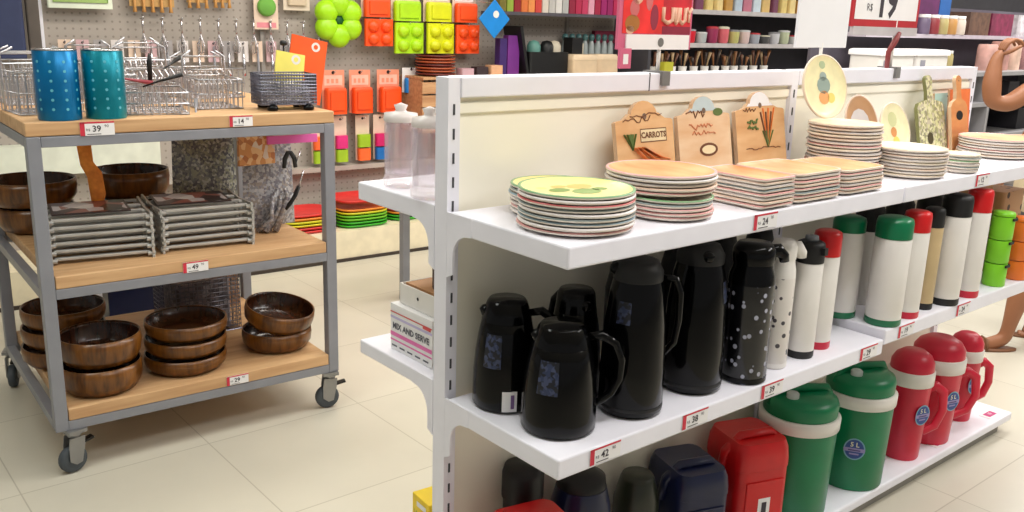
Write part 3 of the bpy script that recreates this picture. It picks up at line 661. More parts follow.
# ------------------------------------------------------------------ display cart
CW, CD = 1.0, .897
def build_cart():
    t = thing('display_cart', 'grey steel display cart with three pine shelves on casters', 'cart', 'c', 0, 0, 0)
    P = .04
    for x in (0, CW-P):
        for y in (0, CD-P):
            MB().box(x, x+P, y, y+P, .15, 1.100, STEEL).build('post', t, .003)
    for z0 in (.150, .592, 1.067):
        b = MB()
        b.box(P, CW-P, 0, .03, z0, z0+.032, STEEL).box(P, CW-P, CD-.03, CD, z0, z0+.032, STEEL).box(0, .03, P, CD-P, z0, z0+.032, STEEL).box(CW-.03, CW, P, CD-P, z0, z0+.032, STEEL)
        b.build('frame_rail', t, .002)
    s3 = MB().box(0, CW, 0, CD, 1.101, 1.143, PINE).build('shelf_board', t, .004)
    s2 = MB().box(.042, CW-.042, .0, CD, .625, .665, PINE).build('shelf_board', t, .003)
    s1 = MB().box(.042, CW-.042, .0, CD, .183, .224, PINE).build('shelf_board', t, .003)
    price_tag(s3, .20, -.0012, 1.118, '39', h=.042, w=.10); price_tag(s3, .655, -.0012, 1.122, '14', h=.036, w=.08)
    price_tag(s2, .475, -.0012, .640, '49', h=.036, w=.085); price_tag(s1, .60, -.0012, .203, '29', h=.034, w=.08)
    for i, (x, y, a) in enumerate(((.055, -.005, 15), (CW-.03, .0, -15), (.02, CD-.02, 70), (CW-.02, CD-.02, 40))):
        T = Tr(x, y+.02, 0) @ Rz(a)
        c = MB().box(-.03, .03, -.03, .03, .138, .150, mat('zinc', (150, 150, 150), .35, .7), T).lathe([(.018, .122), (.024, .13), (.024, .138)], mat('zinc', (150, 150, 150), .35, .7), 16, T).build('caster', t)
        MB().prism([(-.03, .045), (-.01, .03), (.01, .035), (.022, .09), (.025, .124), (-.025, .124), (-.03, .09)], -.022, -.018, mat('zinc', (150, 150, 150), .35, .7), T).prism([(-.03, .045), (-.01, .03), (.01, .035), (.022, .09), (.025, .124), (-.025, .124), (-.03, .09)], .018, .022, mat('zinc', (150, 150, 150), .35, .7), T).build('fork', c)
        MB().lathe([(.012, -.014), (.03, -.015), (.042, -.013), (.0455, -.006), (.0455, .006), (.042, .013), (.03, .015), (.012, .014)], RUBBER, 28, T @ Tr(-.012, 0, .0457) @ Rx(90)).build('wheel', c)
        MB().box(-.005, .05, -.012, .012, .09, .097, BLACKM, T @ Tr(.03, 0, .0) @ Ry(-12)).build('brake_lever', c)
build_cart()

# teal cylinders
def teal(x, yf, r, h, label, m, rot):
    t = thing('cutlery_canister', label, 'canister', 'c', x, yf, 1.1435, rot, 'perforated teal metal canisters')
    b = MB().lathe([(r*.97, 0), (r, .004), (r, h), (r*.97, h+.002), (r*.95, h), (r*.95, .006), (.0001, .006)], m, 36)
    for a in range(-170, 180, 36):
        for k in range(6): b.disc(0, 0, .0045, mat('hole_light', (90, 180, 200), .4), 0, 8, T=Rz(a) @ Tr(0, -r-.0006, .035+k*.028))
    b.build('body', t)
    MB().lathe([(r*1.0, h+.0025), (r*1.02, h+.004), (r*1.0, h+.006), (r*.96, h+.004)], CHROME, 36).build('rim', t)
TEAL = mat('teal_metal', (0, 128, 146), .3, .5, var=.1); BLUE = mat('blue_teal_metal', (0, 112, 168), .3, .5, var=.1)
teal(.112, -.064, .062, .205, 'teal blue canister at the front left corner of the cart', BLUE, 0)
teal(.246, -.062, .060, .205, 'teal canister right of the bluer one at the cart front', TEAL, 18)

# wire racks on the cart top
def wire_box(b, w, d, h, m, nx, ny, r=.0022, z0=0.0, T=None, hz=2):
    f = lambda *p: b.tube(list(p), r, m, 5, T=T)
    for k in range(hz+1):
        z = z0+h*k/hz
        b.tube([(-w/2, -d/2, z), (w/2, -d/2, z), (w/2, d/2, z), (-w/2, d/2, z)], r*1.4, m, 6, True, T)
    for i in range(nx+1):
        x = -w/2+w*i/nx; f((x, -d/2, z0+h), (x, -d/2, z0), (x, d/2, z0), (x, d/2, z0+h))
    for i in range(1, ny):
        y = -d/2+d*i/ny; f((-w/2, y, z0+h), (-w/2, y, z0), (w/2, y, z0), (w/2, y, z0+h))
CW2 = mat('white_chrome', (196, 194, 198), .3, .8, var=.06)
def dish_rack(x, yf, w, d, h, label, m=CW2, rot=0, tall=0, z=1.1460):
    t = thing('wire_rack', label, 'wire rack', 'c', x, yf, z, rot, 'wire racks on top of the cart')
    b = MB(); wire_box(b, w, d, h, m, 9, 5); b.build('basket', t)
    b = MB()
    for i in range(8):
        xx = -w/2+w*(i+.5)/8; b.tube([(xx, -d*.2, .002), (xx, -d*.18, h*.75), (xx, 0, h*.95), (xx, d*.18, h*.75), (xx, d*.2, .002)], .002, m, 5)
    b.build('plate_divider', t)
    if tall:
        b = MB()
        for s in (-1, 1):
            b.tube([(s*w/2, d*.3, 0), (s*w/2, d*.35, tall), (s*w*.3, d*.35, tall+.02)], .004, m, 7)
        b.tube([(-w/2, d*.35, tall*.6), (w/2, d*.35, tall*.6)], .003, m, 6); b.tube([(-w/2, d*.35, tall), (w/2, d*.35, tall)], .003, m, 6)
        b.build('upper_frame', t)
dish_rack(.115, -.30, .20, .20, .13, 'white wire rack at the left rear of the cart behind the teal canisters', tall=.18, rot=6)
dish_rack(.43, -.20, .20, .26, .07, 'low wire dish rack with coloured handles right of the teal canisters', rot=-12)
dish_rack(.525, -.56, .20, .20, .12, 'wire dish rack in the middle of the cart top', rot=8, tall=.19)
dish_rack(.665, -.30, .15, .24, .10, 'narrow wire rack left of the dark mesh basket', tall=.17, rot=-4)
dish_rack(.165, -.64, .24, .22, .14, 'wire rack at the far left rear corner of the cart', tall=.17)
dish_rack(.78, -.68, .22, .20, .11, 'wire rack at the rear of the cart behind the yellow board', tall=.15, rot=10)
dish_rack(.375, -.76, .15, .14, .13, 'wire rack at the rear of the cart between two others', tall=.19, rot=-5)
dish_rack(.57, -.78, .16, .14, .14, 'wire rack at the rear middle of the cart top', tall=.20, rot=3)
# stacked wire trays between the racks
for k in range(4):
    b = MB(); T = None
    wire_box(b, .15-.004*k, .12, .022, CW2, 7, 3, .0018, 0, hz=1)
    one(b, 'wire_tray', '%s tray of the white wire trays standing beside the teal canisters' % ['lowest', 'second', 'third', 'topmost'][k], 'wire tray', 'c', .365, -.44+.0*k, 1.1460+.0285*k, 4-3*k, 'nested white wire trays')
RDK = mat('handle_red', (150, 60, 70), .4)
for i, (x, yf, ln, rt, m, l) in enumerate(((.40, -.34, .16, 15, RDK, 'red-handled tongs lying over the wire racks'), (.50, -.30, .14, -25, BLACKM, 'black-handled utensil poking out of the wire dish rack'), (.60, -.52, .13, 40, BLACKM, 'black-tipped utensil leaning in the middle rack'), (.56, -.16, .12, 70, mat('handle_grey', (150, 150, 156), .4), 'grey-handled utensil lying at the cart front edge'))):
    b = MB().tube([(-ln/2, 0, .01), (-ln*.1, 0, .012), (ln/2, 0, .012)], [.003, .004, .009], m, 8)
    one(b, 'kitchen_utensil', l, 'utensil', 'c', x, yf, 1.2270 if i < 2 else 1.2720 if i == 2 else 1.1440, rt, 'utensils among the wire racks', tilt=0, roll=-18 if i else 10)
b = MB().tube([(0, 0, 0), (0, 0, .07), (.004, 0, .1)], [.007, .009, .005], BLACKM, 10); one(b, 'bottle_brush', 'small black upright handle among the wire racks', 'brush', 'c', .475, -.37, 1.2270)
# dark mesh basket with black feet
t = thing('mesh_basket', 'dark chrome mesh basket with black feet at the front right of the cart top', 'basket', 'c', .868, -.130, 1.1440, -6)
b = MB(); wire_box(b, .20, .12, .105, DARKWIRE, 20, 14, .0018, .02, hz=9); b.build('mesh_body', t)
b = MB(); wire_box(b, .16, .09, .06, CHROME, 14, 10, .0018, .03, hz=6); b.build('inner_basket', t)
for x, y in ((-.06, -.06), (.07, -.06), (-.06, .06), (.07, .06)): MB().lathe([(.016, 0), (.02, .004), (.018, .014), (.008, .022), (.0001, .022)], BLACK, 14, Tr(x, y, 0)).build('foot', t)
t = thing('ladle_set', 'shiny black-and-chrome ladle heads lying right of the mesh basket', 'ladle', 'c', .945, -.12, 1.1440)
MB().lathe([(.0001, 0), (.018, .003), (.03, .018), (.032, .03), (.029, .03), (.018, .008), (.0001, .006)], CHROME, 20).build('bowl', t)
MB().tube([(.028, 0, .028), (.03, .04, .05), (.028, .1, .06)], [.004, .004, .007], BLACK, 8).build('handle', t)
# yellow and orange cutting boards standing
def hang_board(x, yf, z, w, h, m, label, tilt=-10, roll=0, notch=True):
    t = thing('plastic_cutting_board', label, 'cutting board', 'c', x, yf, z, 0, None); t.rotation_euler = (radians(tilt), radians(roll), TH['c'])
    MB().rbox(-w/2, w/2, -.004, .004, 0, h, m, .003).build('board', t)
    MB().disc(w*.18, h*.88, .018, OFFW, -.0045, 16).disc(w*.18, h*.88, .009, m, -.0052, 12).build('hang_hole', t)
hang_board(.925, -.235, 1.1540, .115, .185, mat('yellow_board', (246, 232, 110), .4), 'pale yellow plastic cutting board standing behind the mesh basket', -8, 10)
hang_board(1.015, -.30, 1.1480, .15, .245, mat('orange_board', (255, 92, 20), .4), 'orange plastic cutting board standing behind the yellow one', -6, 12)
b = MB().lathe([(.0001, 0), (.012, .003), (.014, .012), (.01, .02), (.0001, .022)], BLACKM, 12).tube([(0, 0, .0), (0, 0, -.12)], .003, BLACKM, 6)
one(b, 'knobbed_utensil', 'black knobbed utensil standing left of the orange cutting board', 'utensil', 'c', .955, -.32, 1.3570)

# folded chrome racks in two piles on the middle shelf
ALU = mat('satin_aluminium', (190, 190, 186), .45, .35, var=.05)
def folded_rack(x, yf, z, label, grp, rot):
    t = thing('folding_rack', label, 'folding rack', 'c', x, yf, z, rot, grp)
    b = MB()
    for yy in (-.13, -.045, .045, .13): b.box(-.145, .145, yy-.008, yy+.008, .012, .022, ALU)
    b.build('rail', t, .002)
    b = MB()
    for sx in (-1, 1):
        for a in (-1, 1): b.box(-.004, .004, -.155, .155, -.0055, .0055, ALU, Tr(sx*.155, 0, .0125) @ Rx(a*3.4))
    for yy in (-.14, -.05, .05, .14):
        for sx in (-1, 1): b.lathe([(.008, -.012), (.008, .012)], ALU, 10, Tr(sx*.15, yy, .0125) @ Ry(90))
    b.build('cross_leg', t, .001)
RK = ['bottom', 'second from bottom', 'third from bottom', 'fourth from bottom', 'fifth from bottom', 'top']
for k in range(6): folded_rack(.235, -.265, .6655+.0255*k, 'folded aluminium rack, %s of the pile beside the left front post' % RK[k], 'left pile of folded racks', -8+random.uniform(-1.5, 1.5))
for k in range(6): folded_rack(.575, -.26, .6655+.0255*k, 'folded aluminium rack, %s of the pile in the middle of the shelf' % RK[k], 'middle pile of folded racks', -4+random.uniform(-1.5, 1.5))
PIC = mosaic('photo_print', [(60, 40, 44), (200, 196, 200), (150, 90, 80), (90, 80, 96), (226, 222, 220), (40, 34, 40)], 16, .35)
for x, z, l, w in ((.215, .8200, 'glossy photo sleeve lying on the left pile of folded racks', .24), (.555, .8200, 'glossy photo sleeve lying on the middle pile of folded racks', .25)):
    b = MB().box(-w/2, w/2, -.10, .10, 0, .004, mat('sleeve_edge', (60, 46, 46), .4)); b.add([(-w/2+.008, -.092, .0045), (w/2-.008, -.092, .0045), (w/2-.008, .092, .0045), (-w/2+.008, .092, .0045)], [(0, 1, 2, 3)], PIC)
    one(b, 'photo_sleeve', l, 'printed sleeve', 'c', x, -.265, z, -8)
# carved bowls at the back of the middle shelf and on the bottom shelf
def bowl(x, yf, z, r, h, label, grp, tilt=0, roll=0, fr='c'):
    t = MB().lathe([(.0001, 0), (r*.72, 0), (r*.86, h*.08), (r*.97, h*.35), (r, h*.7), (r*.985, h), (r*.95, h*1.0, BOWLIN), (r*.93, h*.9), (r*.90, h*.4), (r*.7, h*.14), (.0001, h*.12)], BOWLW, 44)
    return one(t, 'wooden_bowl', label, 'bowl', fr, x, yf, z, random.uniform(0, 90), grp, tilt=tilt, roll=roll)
bowl(.13, -.72, .6655, .135, .095, 'dark wooden bowl at the bottom of the rear left pair on the middle shelf', 'wooden bowls on the middle cart shelf')
bowl(.12, -.72, .7640, .158, .095, 'dark wooden bowl on top of the rear left pair on the middle shelf', 'wooden bowls on the middle cart shelf')
bowl(.47, -.72, .6655, .138, .095, 'lower dark wooden bowl behind the folded racks on the middle shelf', 'wooden bowls on the middle cart shelf')
bowl(.475, -.72, .7640, .145, .105, 'upper dark wooden bowl behind the folded racks, below the cart top', 'wooden bowls on the middle cart shelf')
G3 = 'wooden bowls on the bottom cart shelf'
def nest(x, yf, z, r, h, n, what, tilt=0):
    for k in range(n):
        bowl(x+.004*k, yf, z+k*(h*.96+.003)*1.0, r, h, 'glossy brown wooden bowl, %s of %s' % ((['bottom', 'top'] if n == 2 else ['bottom', 'middle', 'top'])[k], what), G3)
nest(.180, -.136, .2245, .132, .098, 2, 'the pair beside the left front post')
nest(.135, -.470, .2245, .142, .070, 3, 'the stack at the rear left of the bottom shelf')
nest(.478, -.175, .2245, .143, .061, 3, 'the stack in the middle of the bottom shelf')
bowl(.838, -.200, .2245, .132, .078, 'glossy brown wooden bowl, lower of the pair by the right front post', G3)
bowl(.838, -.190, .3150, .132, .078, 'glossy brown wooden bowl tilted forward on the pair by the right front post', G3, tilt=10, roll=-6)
t = thing('wire_basket', 'grey wire mesh basket behind the middle bowl stack on the bottom shelf', 'basket', 'c', .66, -.58, .2255, 0)
b = MB(); wire_box(b, .27, .24, .22, DARKWIRE, 16, 12, .0018, .002, hz=12); b.build('mesh_body', t)
t2 = MB().rbox(-.11, .11, -.09, .09, 0, .2, mosaic('grey_bundle', [(110, 104, 112), (150, 146, 154), (90, 84, 92), (130, 120, 128)], 50, .6), .02)
one(t2, 'mesh_bundle', 'bundle of grey wire mesh goods filling the wire basket', 'bundle', 'c', .66, -.58, .2325)
b = MB().box(-.14, .14, -.009, .009, 0, .17, mat('brown_panel', (172, 128, 92), .5)); one(b, 'serving_board', 'brown wooden panel standing upright at the rear of the bottom shelf', 'board', 'c', .77, -.78, .2245, 0, tilt=-4)

# merchandise hanging above the middle shelf
PEB = mosaic('pebble_bag', [(120, 120, 122), (160, 162, 140), (100, 100, 106), (190, 190, 180), (140, 140, 130)], 120, .15, alpha=.92)
def bag(x, yf, z0, w, h, d, m, label, header=None, rot=0, cat='bag'):
    t = thing('clear_bag', label, cat, 'c', x, yf, z0, rot)
    b = MB(); N = 8; vs = []; fs = []
    for s in (-1, 1):
        for j in range(N+1):
            for i in range(N+1):
                u, v = i/N, j/N; bul = sin(pi*u)**.6*sin(pi*min(1, v*1.0))**.5
                vs.append(((u-.5)*w*(1-.08*v), s*d/2*bul*(1-.5*v), v*h))
    M_ = (N+1)**2
    for s in range(2):
        for j in range(N):
            for i in range(N):
                q = s*M_+j*(N+1)+i; f = (q, q+1, q+N+2, q+N+1); fs.append(f if s == 0 else tuple(reversed(f)))
    b.add(vs, fs, m, None, True); b.build('pouch', t)
    if header: MB().box(-w*.46, w*.46, -.003, .003, h, h+.05, header).build('header_card', t)
bag(.70, -.52, .70, .26, .30, .10, PEB, 'clear bag of grey glass pebbles hanging behind the middle rack pile')
SILV = mosaic('cutlery_bag', [(140, 138, 144), (166, 166, 170), (124, 120, 128), (180, 176, 176), (150, 140, 134)], 110, .2, alpha=.94)
bag(.875, -.32, .672, .23, .34, .07, SILV, 'clear bag of silvery cutlery with a wooden-toned card right of the pebble bag', rot=10)
ORP = mosaic('pasta_print', [(206, 140, 80), (226, 180, 130), (180, 110, 60), (216, 196, 180)], 50, .5)
b = MB().rbox(-.075, .075, -.008, .008, 0, .12, ORP, .004); one(b, 'product_card', 'tan and orange printed card behind the cutlery bag', 'card', 'c', .80, -.24, .93, 8)
b = MB().rbox(-.10, .10, -.006, .006, 0, .03, mat('magenta_card', (232, 100, 180), .5), .003); one(b, 'header_card', 'magenta strip card hanging at the right of the cart below the top', 'card', 'c', .935, -.22, 1.005, 0)
def spatula(x, yf, z, label, pts, r):
    t = thing('kitchen_tool', label, 'kitchen tool', 'c', x, yf, z, 0, 'black kitchen tools on the right of the cart')
    MB().tube(pts, r, BLACKM, 8, flat=.5).build('tool_head', t)
    MB().tube([pts[-1], (pts[-1][0]+.02, 0, pts[-1][2]+.06)], .003, CHROME, 6).build('shaft', t)
spatula(.925, -.23, .91, 'black tongs tip hanging open like an arch below the cart top', [(-.022, 0, 0), (-.018, 0, .035), (-.006, 0, .058), (.006, 0, .058), (.02, 0, .035), (.024, 0, 0)], [.008, .01, .009, .009, .01, .008])
spatula(.935, -.24, .75, 'black angled scoop leaning right of the cutlery bag', [(-.03, 0, 0), (-.012, 0, .02), (.012, 0, .05), (.03, 0, .085)], [.014, .018, .016, .013])
b = MB()
for k in range(7): b.tube([(-.06+.012*k, random.uniform(-.03, .03), .006), (-.01+.014*k, random.uniform(-.02, .02), .05+.016*k), (.0+.01*k, 0, .14+.012*(k % 3))], [.012, .010, .006], SILV, 8)
one(b, 'wrapped_cutlery', 'heap of film-wrapped grey cutlery at the right of the middle shelf', 'cutlery', 'c', .86, -.25, .6655)
b = MB().tube([(0, 0, .22), (.006, 0, .14), (.028, 0, .10), (.034, 0, .03), (.03, 0, 0)], [.024, .022, .026, .026, .02], mat('orange_cloth', (255, 150, 60), .7, var=.2, scale=40), 12, flat=.5)
one(b, 'orange_cloth', 'orange cloth hanging under the cart top beside the left post', 'cloth', 'c', .235, -.36, .815)

# ------------------------------------------------------------------ behind the cart: bench-like display with navy front
t = thing('low_bench', 'low dark blue display bench with a white bracket leg behind the cart', 'bench', 'c', .44, -1.20, 0)
MB().box(.03, .62, .02, .40, 0, .30, NAVY).build('navy_front', t, .004)
MB().prism([(-.06, 0), (.0, 0), (.0, .3), (-.14, .3), (-.14, .27), (-.1, .24), (-.075, .19), (-.06, .12)], -.01, .015, WHITE).build('bracket_leg', t)
MB().box(-.14, .62, .0, .42, .302, .33, WHITE).build('bench_top', t, .003)

# ------------------------------------------------------------------ the back wall merchandise (cart frame, wall face at yf = -2.4)
def hook(t, x, z, ln=.1, y=.0):
    MB().tube([(x, .045, z), (x, -ln*.3, z), (x, -ln*.4, z+.012)], .003, CHROME, 6).build('hook', t)
def pack(x0, x1, z0, z1, m, label, cat='package', header=None, d=.05, face=None, grp=None, yf=-2.33, extra=None):
    """carded goods hanging on the pegboard: moulded body in the lower part, card with a hang hole above"""
    w = x1-x0; h = z1-z0
    t = thing('hanging_pack', label, cat, 'c', (x0+x1)/2, yf, z0, 0, grp)
    hh = h*.6
    MB().rbox(-w*.46, w*.46, -d, 0, 0, hh, m, .02, top=.02).rbox(-w*.34, w*.34, -d-.01, -d+.004, hh*.16, hh*.84, m, .008).build('moulded_body', t)
    MB().box(-w*.5, w*.5, 0, .004, 0, h, header or m).disc(0, h*.94, w*.07, BLACKM, -.001).build('backing_card', t)
    b = MB(); hd = face or PAPER
    b.quad(-w*.4, w*.4, hh+h*.05, h*.88, -.002, hd); 
    for k in range(3): b.quad(-w*.3+k*w*.2, -w*.18+k*w*.2, hh+h*.1, h*.8, -.003, header or m)
    b.build('printed_header', t)
    hook(t, 0, h*.94, .08)
    return t
OR = mat('pack_orange', (255, 84, 24), .4); LI = mat('pack_lime', (176, 226, 20), .4); YE = mat('pack_yellow', (222, 226, 20), .4)
BK2 = mat('card_brown', (150, 84, 70), .6); PAL = mat('card_pale', (226, 200, 180), .6)
G = 'moulded packs in the upper row on the pegboard'
for (x0, x1, z0, z1, m, l) in ((2.36, 2.56, 1.25, 1.418, OR, 'square orange moulded pack right of the lime flower mould'), (2.575, 2.79, 1.205, 1.40, LI, 'lime green moulded pack between orange and yellow packs'),
                               (2.82, 3.03, 1.205, 1.40, YE, 'yellow moulded pack right of the lime one'), (3.05, 3.24, 1.205, 1.395, OR, 'orange moulded pack left of the blue diamond')):
    t = thing('silicone_mould', l, 'silicone mould', 'c', (x0+x1)/2, -2.30, z0, 0, G); w = x1-x0; h = z1-z0
    b = MB().rbox(-w/2, w/2, -.03, 0, 0, h, m, .01)
    for i in (0, 1):
        for j in (0, 1): b.lathe([(w*.2, 0), (w*.17, .018), (w*.08, .026), (.0001, .028)], m, 16, Tr(-w*.23+i*w*.46, -.03, h*.27+j*h*.46) @ Rx(90))
    b.build('mould_body', t); hook(t, 0, h*.96)
for (x0, x1, z0, z1, m, l) in ((2.36, 2.56, 1.43, 1.62, OR, 'orange pack hanging above the square orange one'), (2.575, 2.79, 1.41, 1.62, LI, 'pale lime pack hanging above the lime mould'), (2.82, 3.03, 1.41, 1.62, YE, 'pale yellow pack hanging above the yellow mould'), (3.05, 3.24, 1.41, 1.62, OR, 'orange pack hanging above the lower orange mould')):
    pack(x0, x1, z0, z1, m, l, header=PAL, grp='moulded packs at the top of the pegboard')
G = 'orange pouches in the second row'
for (x0, x1, l) in ((2.08, 2.235, 'orange pouch pack nearest the orange cutting board'), (2.27, 2.42, 'middle orange pouch pack of the second row'), (2.47, 2.635, 'orange pouch pack left of the blue card')):
    pack(x0, x1, .828, 1.10, OR, l, header=mat('header_salmon', (236, 150, 120), .5), face=mat('pack_print', (236, 190, 170), .6), d=.06, grp=G)
t = pack(2.66, 2.80, .95, 1.11, mat('pack_blue', (30, 130, 210), .4), 'white card with a blue moulded cup above the glass jars', header=PAPER)
cols = [('pink', (226, 50, 130)), ('lime', (160, 200, 40)), ('orange', (250, 110, 50)), ('blue', (20, 110, 190)), ('magenta', (214, 30, 110))]
def small_pack(x0, x1, z0, z1, a, b2, l):
    t = thing('hanging_pack', l, 'package', 'c', (x0+x1)/2, -2.33, z0, 0, 'two-colour packs in the third row'); w = x1-x0; h = z1-z0
    MB().box(-w/2, w/2, 0, .004, 0, h, PAL).disc(0, h*.93, w*.08, BLACKM, -.001).build('backing_card', t)
    MB().rbox(-w*.45, w*.45, -.04, 0, .0, h*.27, mat('tp_'+b2[0], b2[1], .4), .015).build('lower_cup', t)
    MB().rbox(-w*.45, w*.45, -.04, 0, h*.30, h*.58, mat('tp_'+a[0], a[1], .4), .015).build('upper_cup', t); hook(t, 0, h*.93)
small_pack(2.155, 2.245, .52, .81, cols[0], cols[1], 'pink and lime pack in the third row beside the cart post')
small_pack(2.31, 2.41, .52, .81, cols[1], cols[2], 'lime and orange pack in the third row')
small_pack(2.44, 2.54, .52, .81, cols[4], cols[3], 'magenta and blue pack in the third row')
small_pack(2.0, 2.09, .52, .81, cols[2], cols[1], 'orange and lime pack in the third row seen under the cart top')
# lime flower mould
t = thing('flower_mould', 'large lime green flower-shaped silicone mould with a dark centre', 'silicone mould', 'c', 2.185, -2.31, 1.405)
LM = mat('lime_flower', (166, 224, 20), .35)
for k in range(6):
    a = radians(60*k+30)
    MB().lathe([(.072, 0), (.074, .02), (.06, .05), (.03, .062), (.0001, .064)], LM, 20, Tr(.094*cos(a), 0, .094*sin(a)) @ Rx(90)).build('petal', t)
MB().lathe([(.03, 0), (.03, .03), (.0001, .03)], mat('dark_green', (20, 80, 40), .5), 16, Rx(90)).build('centre', t)
MB().lathe([(.1, -.0), (.1, .012), (.0001, .012)], LM, 24, Rx(90)).build('backing', t); hook(t, 0, .13)
MB()
# upper-left goods
t = thing('hanging_tray', 'rounded white and green plastic tray hanging at the top left of the pegboard', 'tray', 'c', .71, -2.34, 1.43)
MB().rbox(-.16, .16, -.02, 0, .0, .16, mat('tray_white', (226, 234, 214), .4), .01, T=None).build('tray_rim', t)
MB().rbox(-.135, .135, -.024, -.018, .03, .16, mat('tray_green', (160, 190, 110), .4), .01).build('tray_well', t); hook(t, 0, .15)
def wooden_set(x, z, w, n, label, h=.16):
    t = thing('wooden_utensil_set', label, 'utensil set', 'c', x, -2.34, z)
    MB().box(-w/2, w/2, 0, .004, .03, h, mat('card_ochre', (190, 150, 90), .6)).build('backing_card', t)
    for k in range(n):
        xx = -w*.4+w*.8*k/max(1, n-1); MB().tube([(xx, -.012, h), (xx, -.012, .03), (xx, -.012, 0)], [.006, .007, .012], mat('spoon_wood', (206, 150, 84), .6), 8).build('spoon', t)
    hook(t, 0, h*.9)
wooden_set(1.08, 1.42, .24, 5, 'card of wooden spoons at the top of the pegboard left of centre')
wooden_set(1.33, 1.45, .12, 3, 'small card of orange-brown wooden tools at the top of the pegboard')
wooden_set(1.47, 1.455, .10, 3, 'narrow card of olive-toned wooden tools at the top of the pegboard')
t = thing('product_card', 'white card with a round green sponge hanging above the yellow board', 'card', 'c', 1.735, -2.34, 1.34)
MB().box(-.075, .075, 0, .004, 0, .22, PAL).quad(-.06, .06, .01, .04, -.001, mat('pink_print', (226, 140, 150), .5)).build('backing_card', t); MB().lathe([(.055, 0), (.055, .02), (.045, .03), (.0001, .03)], mat('sponge_green', (110, 170, 70), .8), 20, Tr(0, 0, .13) @ Rx(90)).build('sponge', t); hook(t, 0, .21)
t = thing('product_card', 'cream card hanging left of the lime flower mould', 'card', 'c', 1.93, -2.34, 1.455)
MB().box(-.085, .085, 0, .004, 0, .12, mat('cream_card', (222, 206, 186), .6)).build('backing_card', t); MB().rbox(-.06, .06, -.02, 0, .03, .11, mat('cream_sponge', (206, 186, 160), .7), .01).build('sponge', t); hook(t, 0, .11)
t = thing('hanging_bag', 'dark navy bag hanging at the far left of the pegboard', 'bag', 'c', .28, -2.34, 1.17)
MB().rbox(-.15, .15, -.05, 0, 0, .45, mat('navy_cloth', (52, 60, 92), .8), .02, top=.03).build('bag_body', t); MB().tube([(-.08, -.055, .05), (0, -.058, .2), (.09, -.055, .42)], .004, mat('grey_strap', (120, 120, 128), .7), 6).build('strap', t); hook(t, 0, .4)
t = thing('hanging_bag', 'dark brown narrow bag beside the white upright of the pegboard', 'bag', 'c', .475, -2.34, 1.19)
MB().rbox(-.03, .03, -.04, 0, 0, .4, mat('brown_cloth', (92, 84, 78), .8), .01).build('bag_body', t); hook(t, 0, .36)
# small hanging chrome tools behind the racks
for k in range(16):
    x = .62+k*.088; m = [PAL, mat('tool_pink', (206, 170, 174), .5), mat('tool_grey', (166, 160, 160), .4), mat('tool_white', (222, 214, 212), .4)][k % 4]
    t = thing('carded_tool', 'small carded kitchen tool on the pegboard directly behind the wire racks', 'kitchen tool', 'c', x, -2.35, 1.10, 0, 'small carded tools behind the wire racks')
    MB().box(-.032, .032, 0, .003, .05, .17, m).disc(0, .155, .006, BLACKM, -.001).build('backing_card', t)
    MB().tube([(0, -.008, .14), (0, -.01, .02), (0, -.008, -.03)], [.004, .008, .012], CHROME if k % 3 else mat('handle_grey', (150, 150, 156), .4), 8).build('tool', t)
    hook(t, 0, .155, .05)
WHC = mat('whisk_chrome', (200, 196, 198), .25, .9)
for k in range(11):
    x = 1.02+k*.105
    t = thing('hanging_whisk', 'chrome whisk hanging on the pegboard above the wire racks', 'whisk', 'c', x, -2.33, 1.20, 0, 'chrome whisks above the wire racks')
    b = MB()
    for j in range(4):
        a = pi*j/4; b.tube([(0, 0, .11), (.022*cos(a), .022*sin(a), .04), (.018*cos(a), .018*sin(a), .01), (0, 0, 0), (-.018*cos(a), -.018*sin(a), .01), (-.022*cos(a), -.022*sin(a), .04), (0, 0, .11)], .0022, WHC, 5)
    b.build('wire_head', t); MB().tube([(0, 0, .11), (0, 0, .19)], [.005, .007], WHC, 8).build('handle', t); hook(t, 0, .185, .04)
# silicone mats stacked on the platform
MC = [((60, 180, 40), 'green'), ((120, 200, 40), 'light green'), ((226, 220, 40), 'yellow'), ((246, 150, 50), 'orange'), ((226, 60, 56), 'red')]
def mats_stack(x, yf, w, d, order, phrase, rot=0):
    for k, ci in enumerate(order):
        rgb, nm = MC[ci]
        b = MB().lathe([(.0001, 0), (w*.44, 0), (w*.5, .012), (w*.5, .018), (w*.485, .018), (w*.42, .006), (.0001, .006)], mat('silicone_'+nm, rgb, .4), 32, shape=lambda a, e=d/w: 1/ (abs(cos(a))**4+abs(sin(a)/e)**4)**.25)
        one(b, 'silicone_dish', '%s silicone dish, %s in %s' % (nm, ['bottom', 'second', 'third', 'fourth', 'fifth', 'sixth', 'seventh'][k] if k < len(order)-1 else 'topmost', phrase), 'dish', 'c', x, yf, .1912+k*.0200, rot, phrase)
mats_stack(2.20, -2.12, .34, .32, [0, 0, 1, 1, 2, 3, 4], 'the tall pile on the platform')
mats_stack(1.83, -2.12, .36, .32, [4, 4, 2, 2, 3, 4], 'the pile left of the cart post')
mats_stack(2.56, -2.16, .32, .3, [0, 0, 3, 4], 'the low pile behind the back shelf', 6)
mats_stack(1.46, -2.16, .34, .32, [1, 3, 4], 'the pile behind the cart middle')

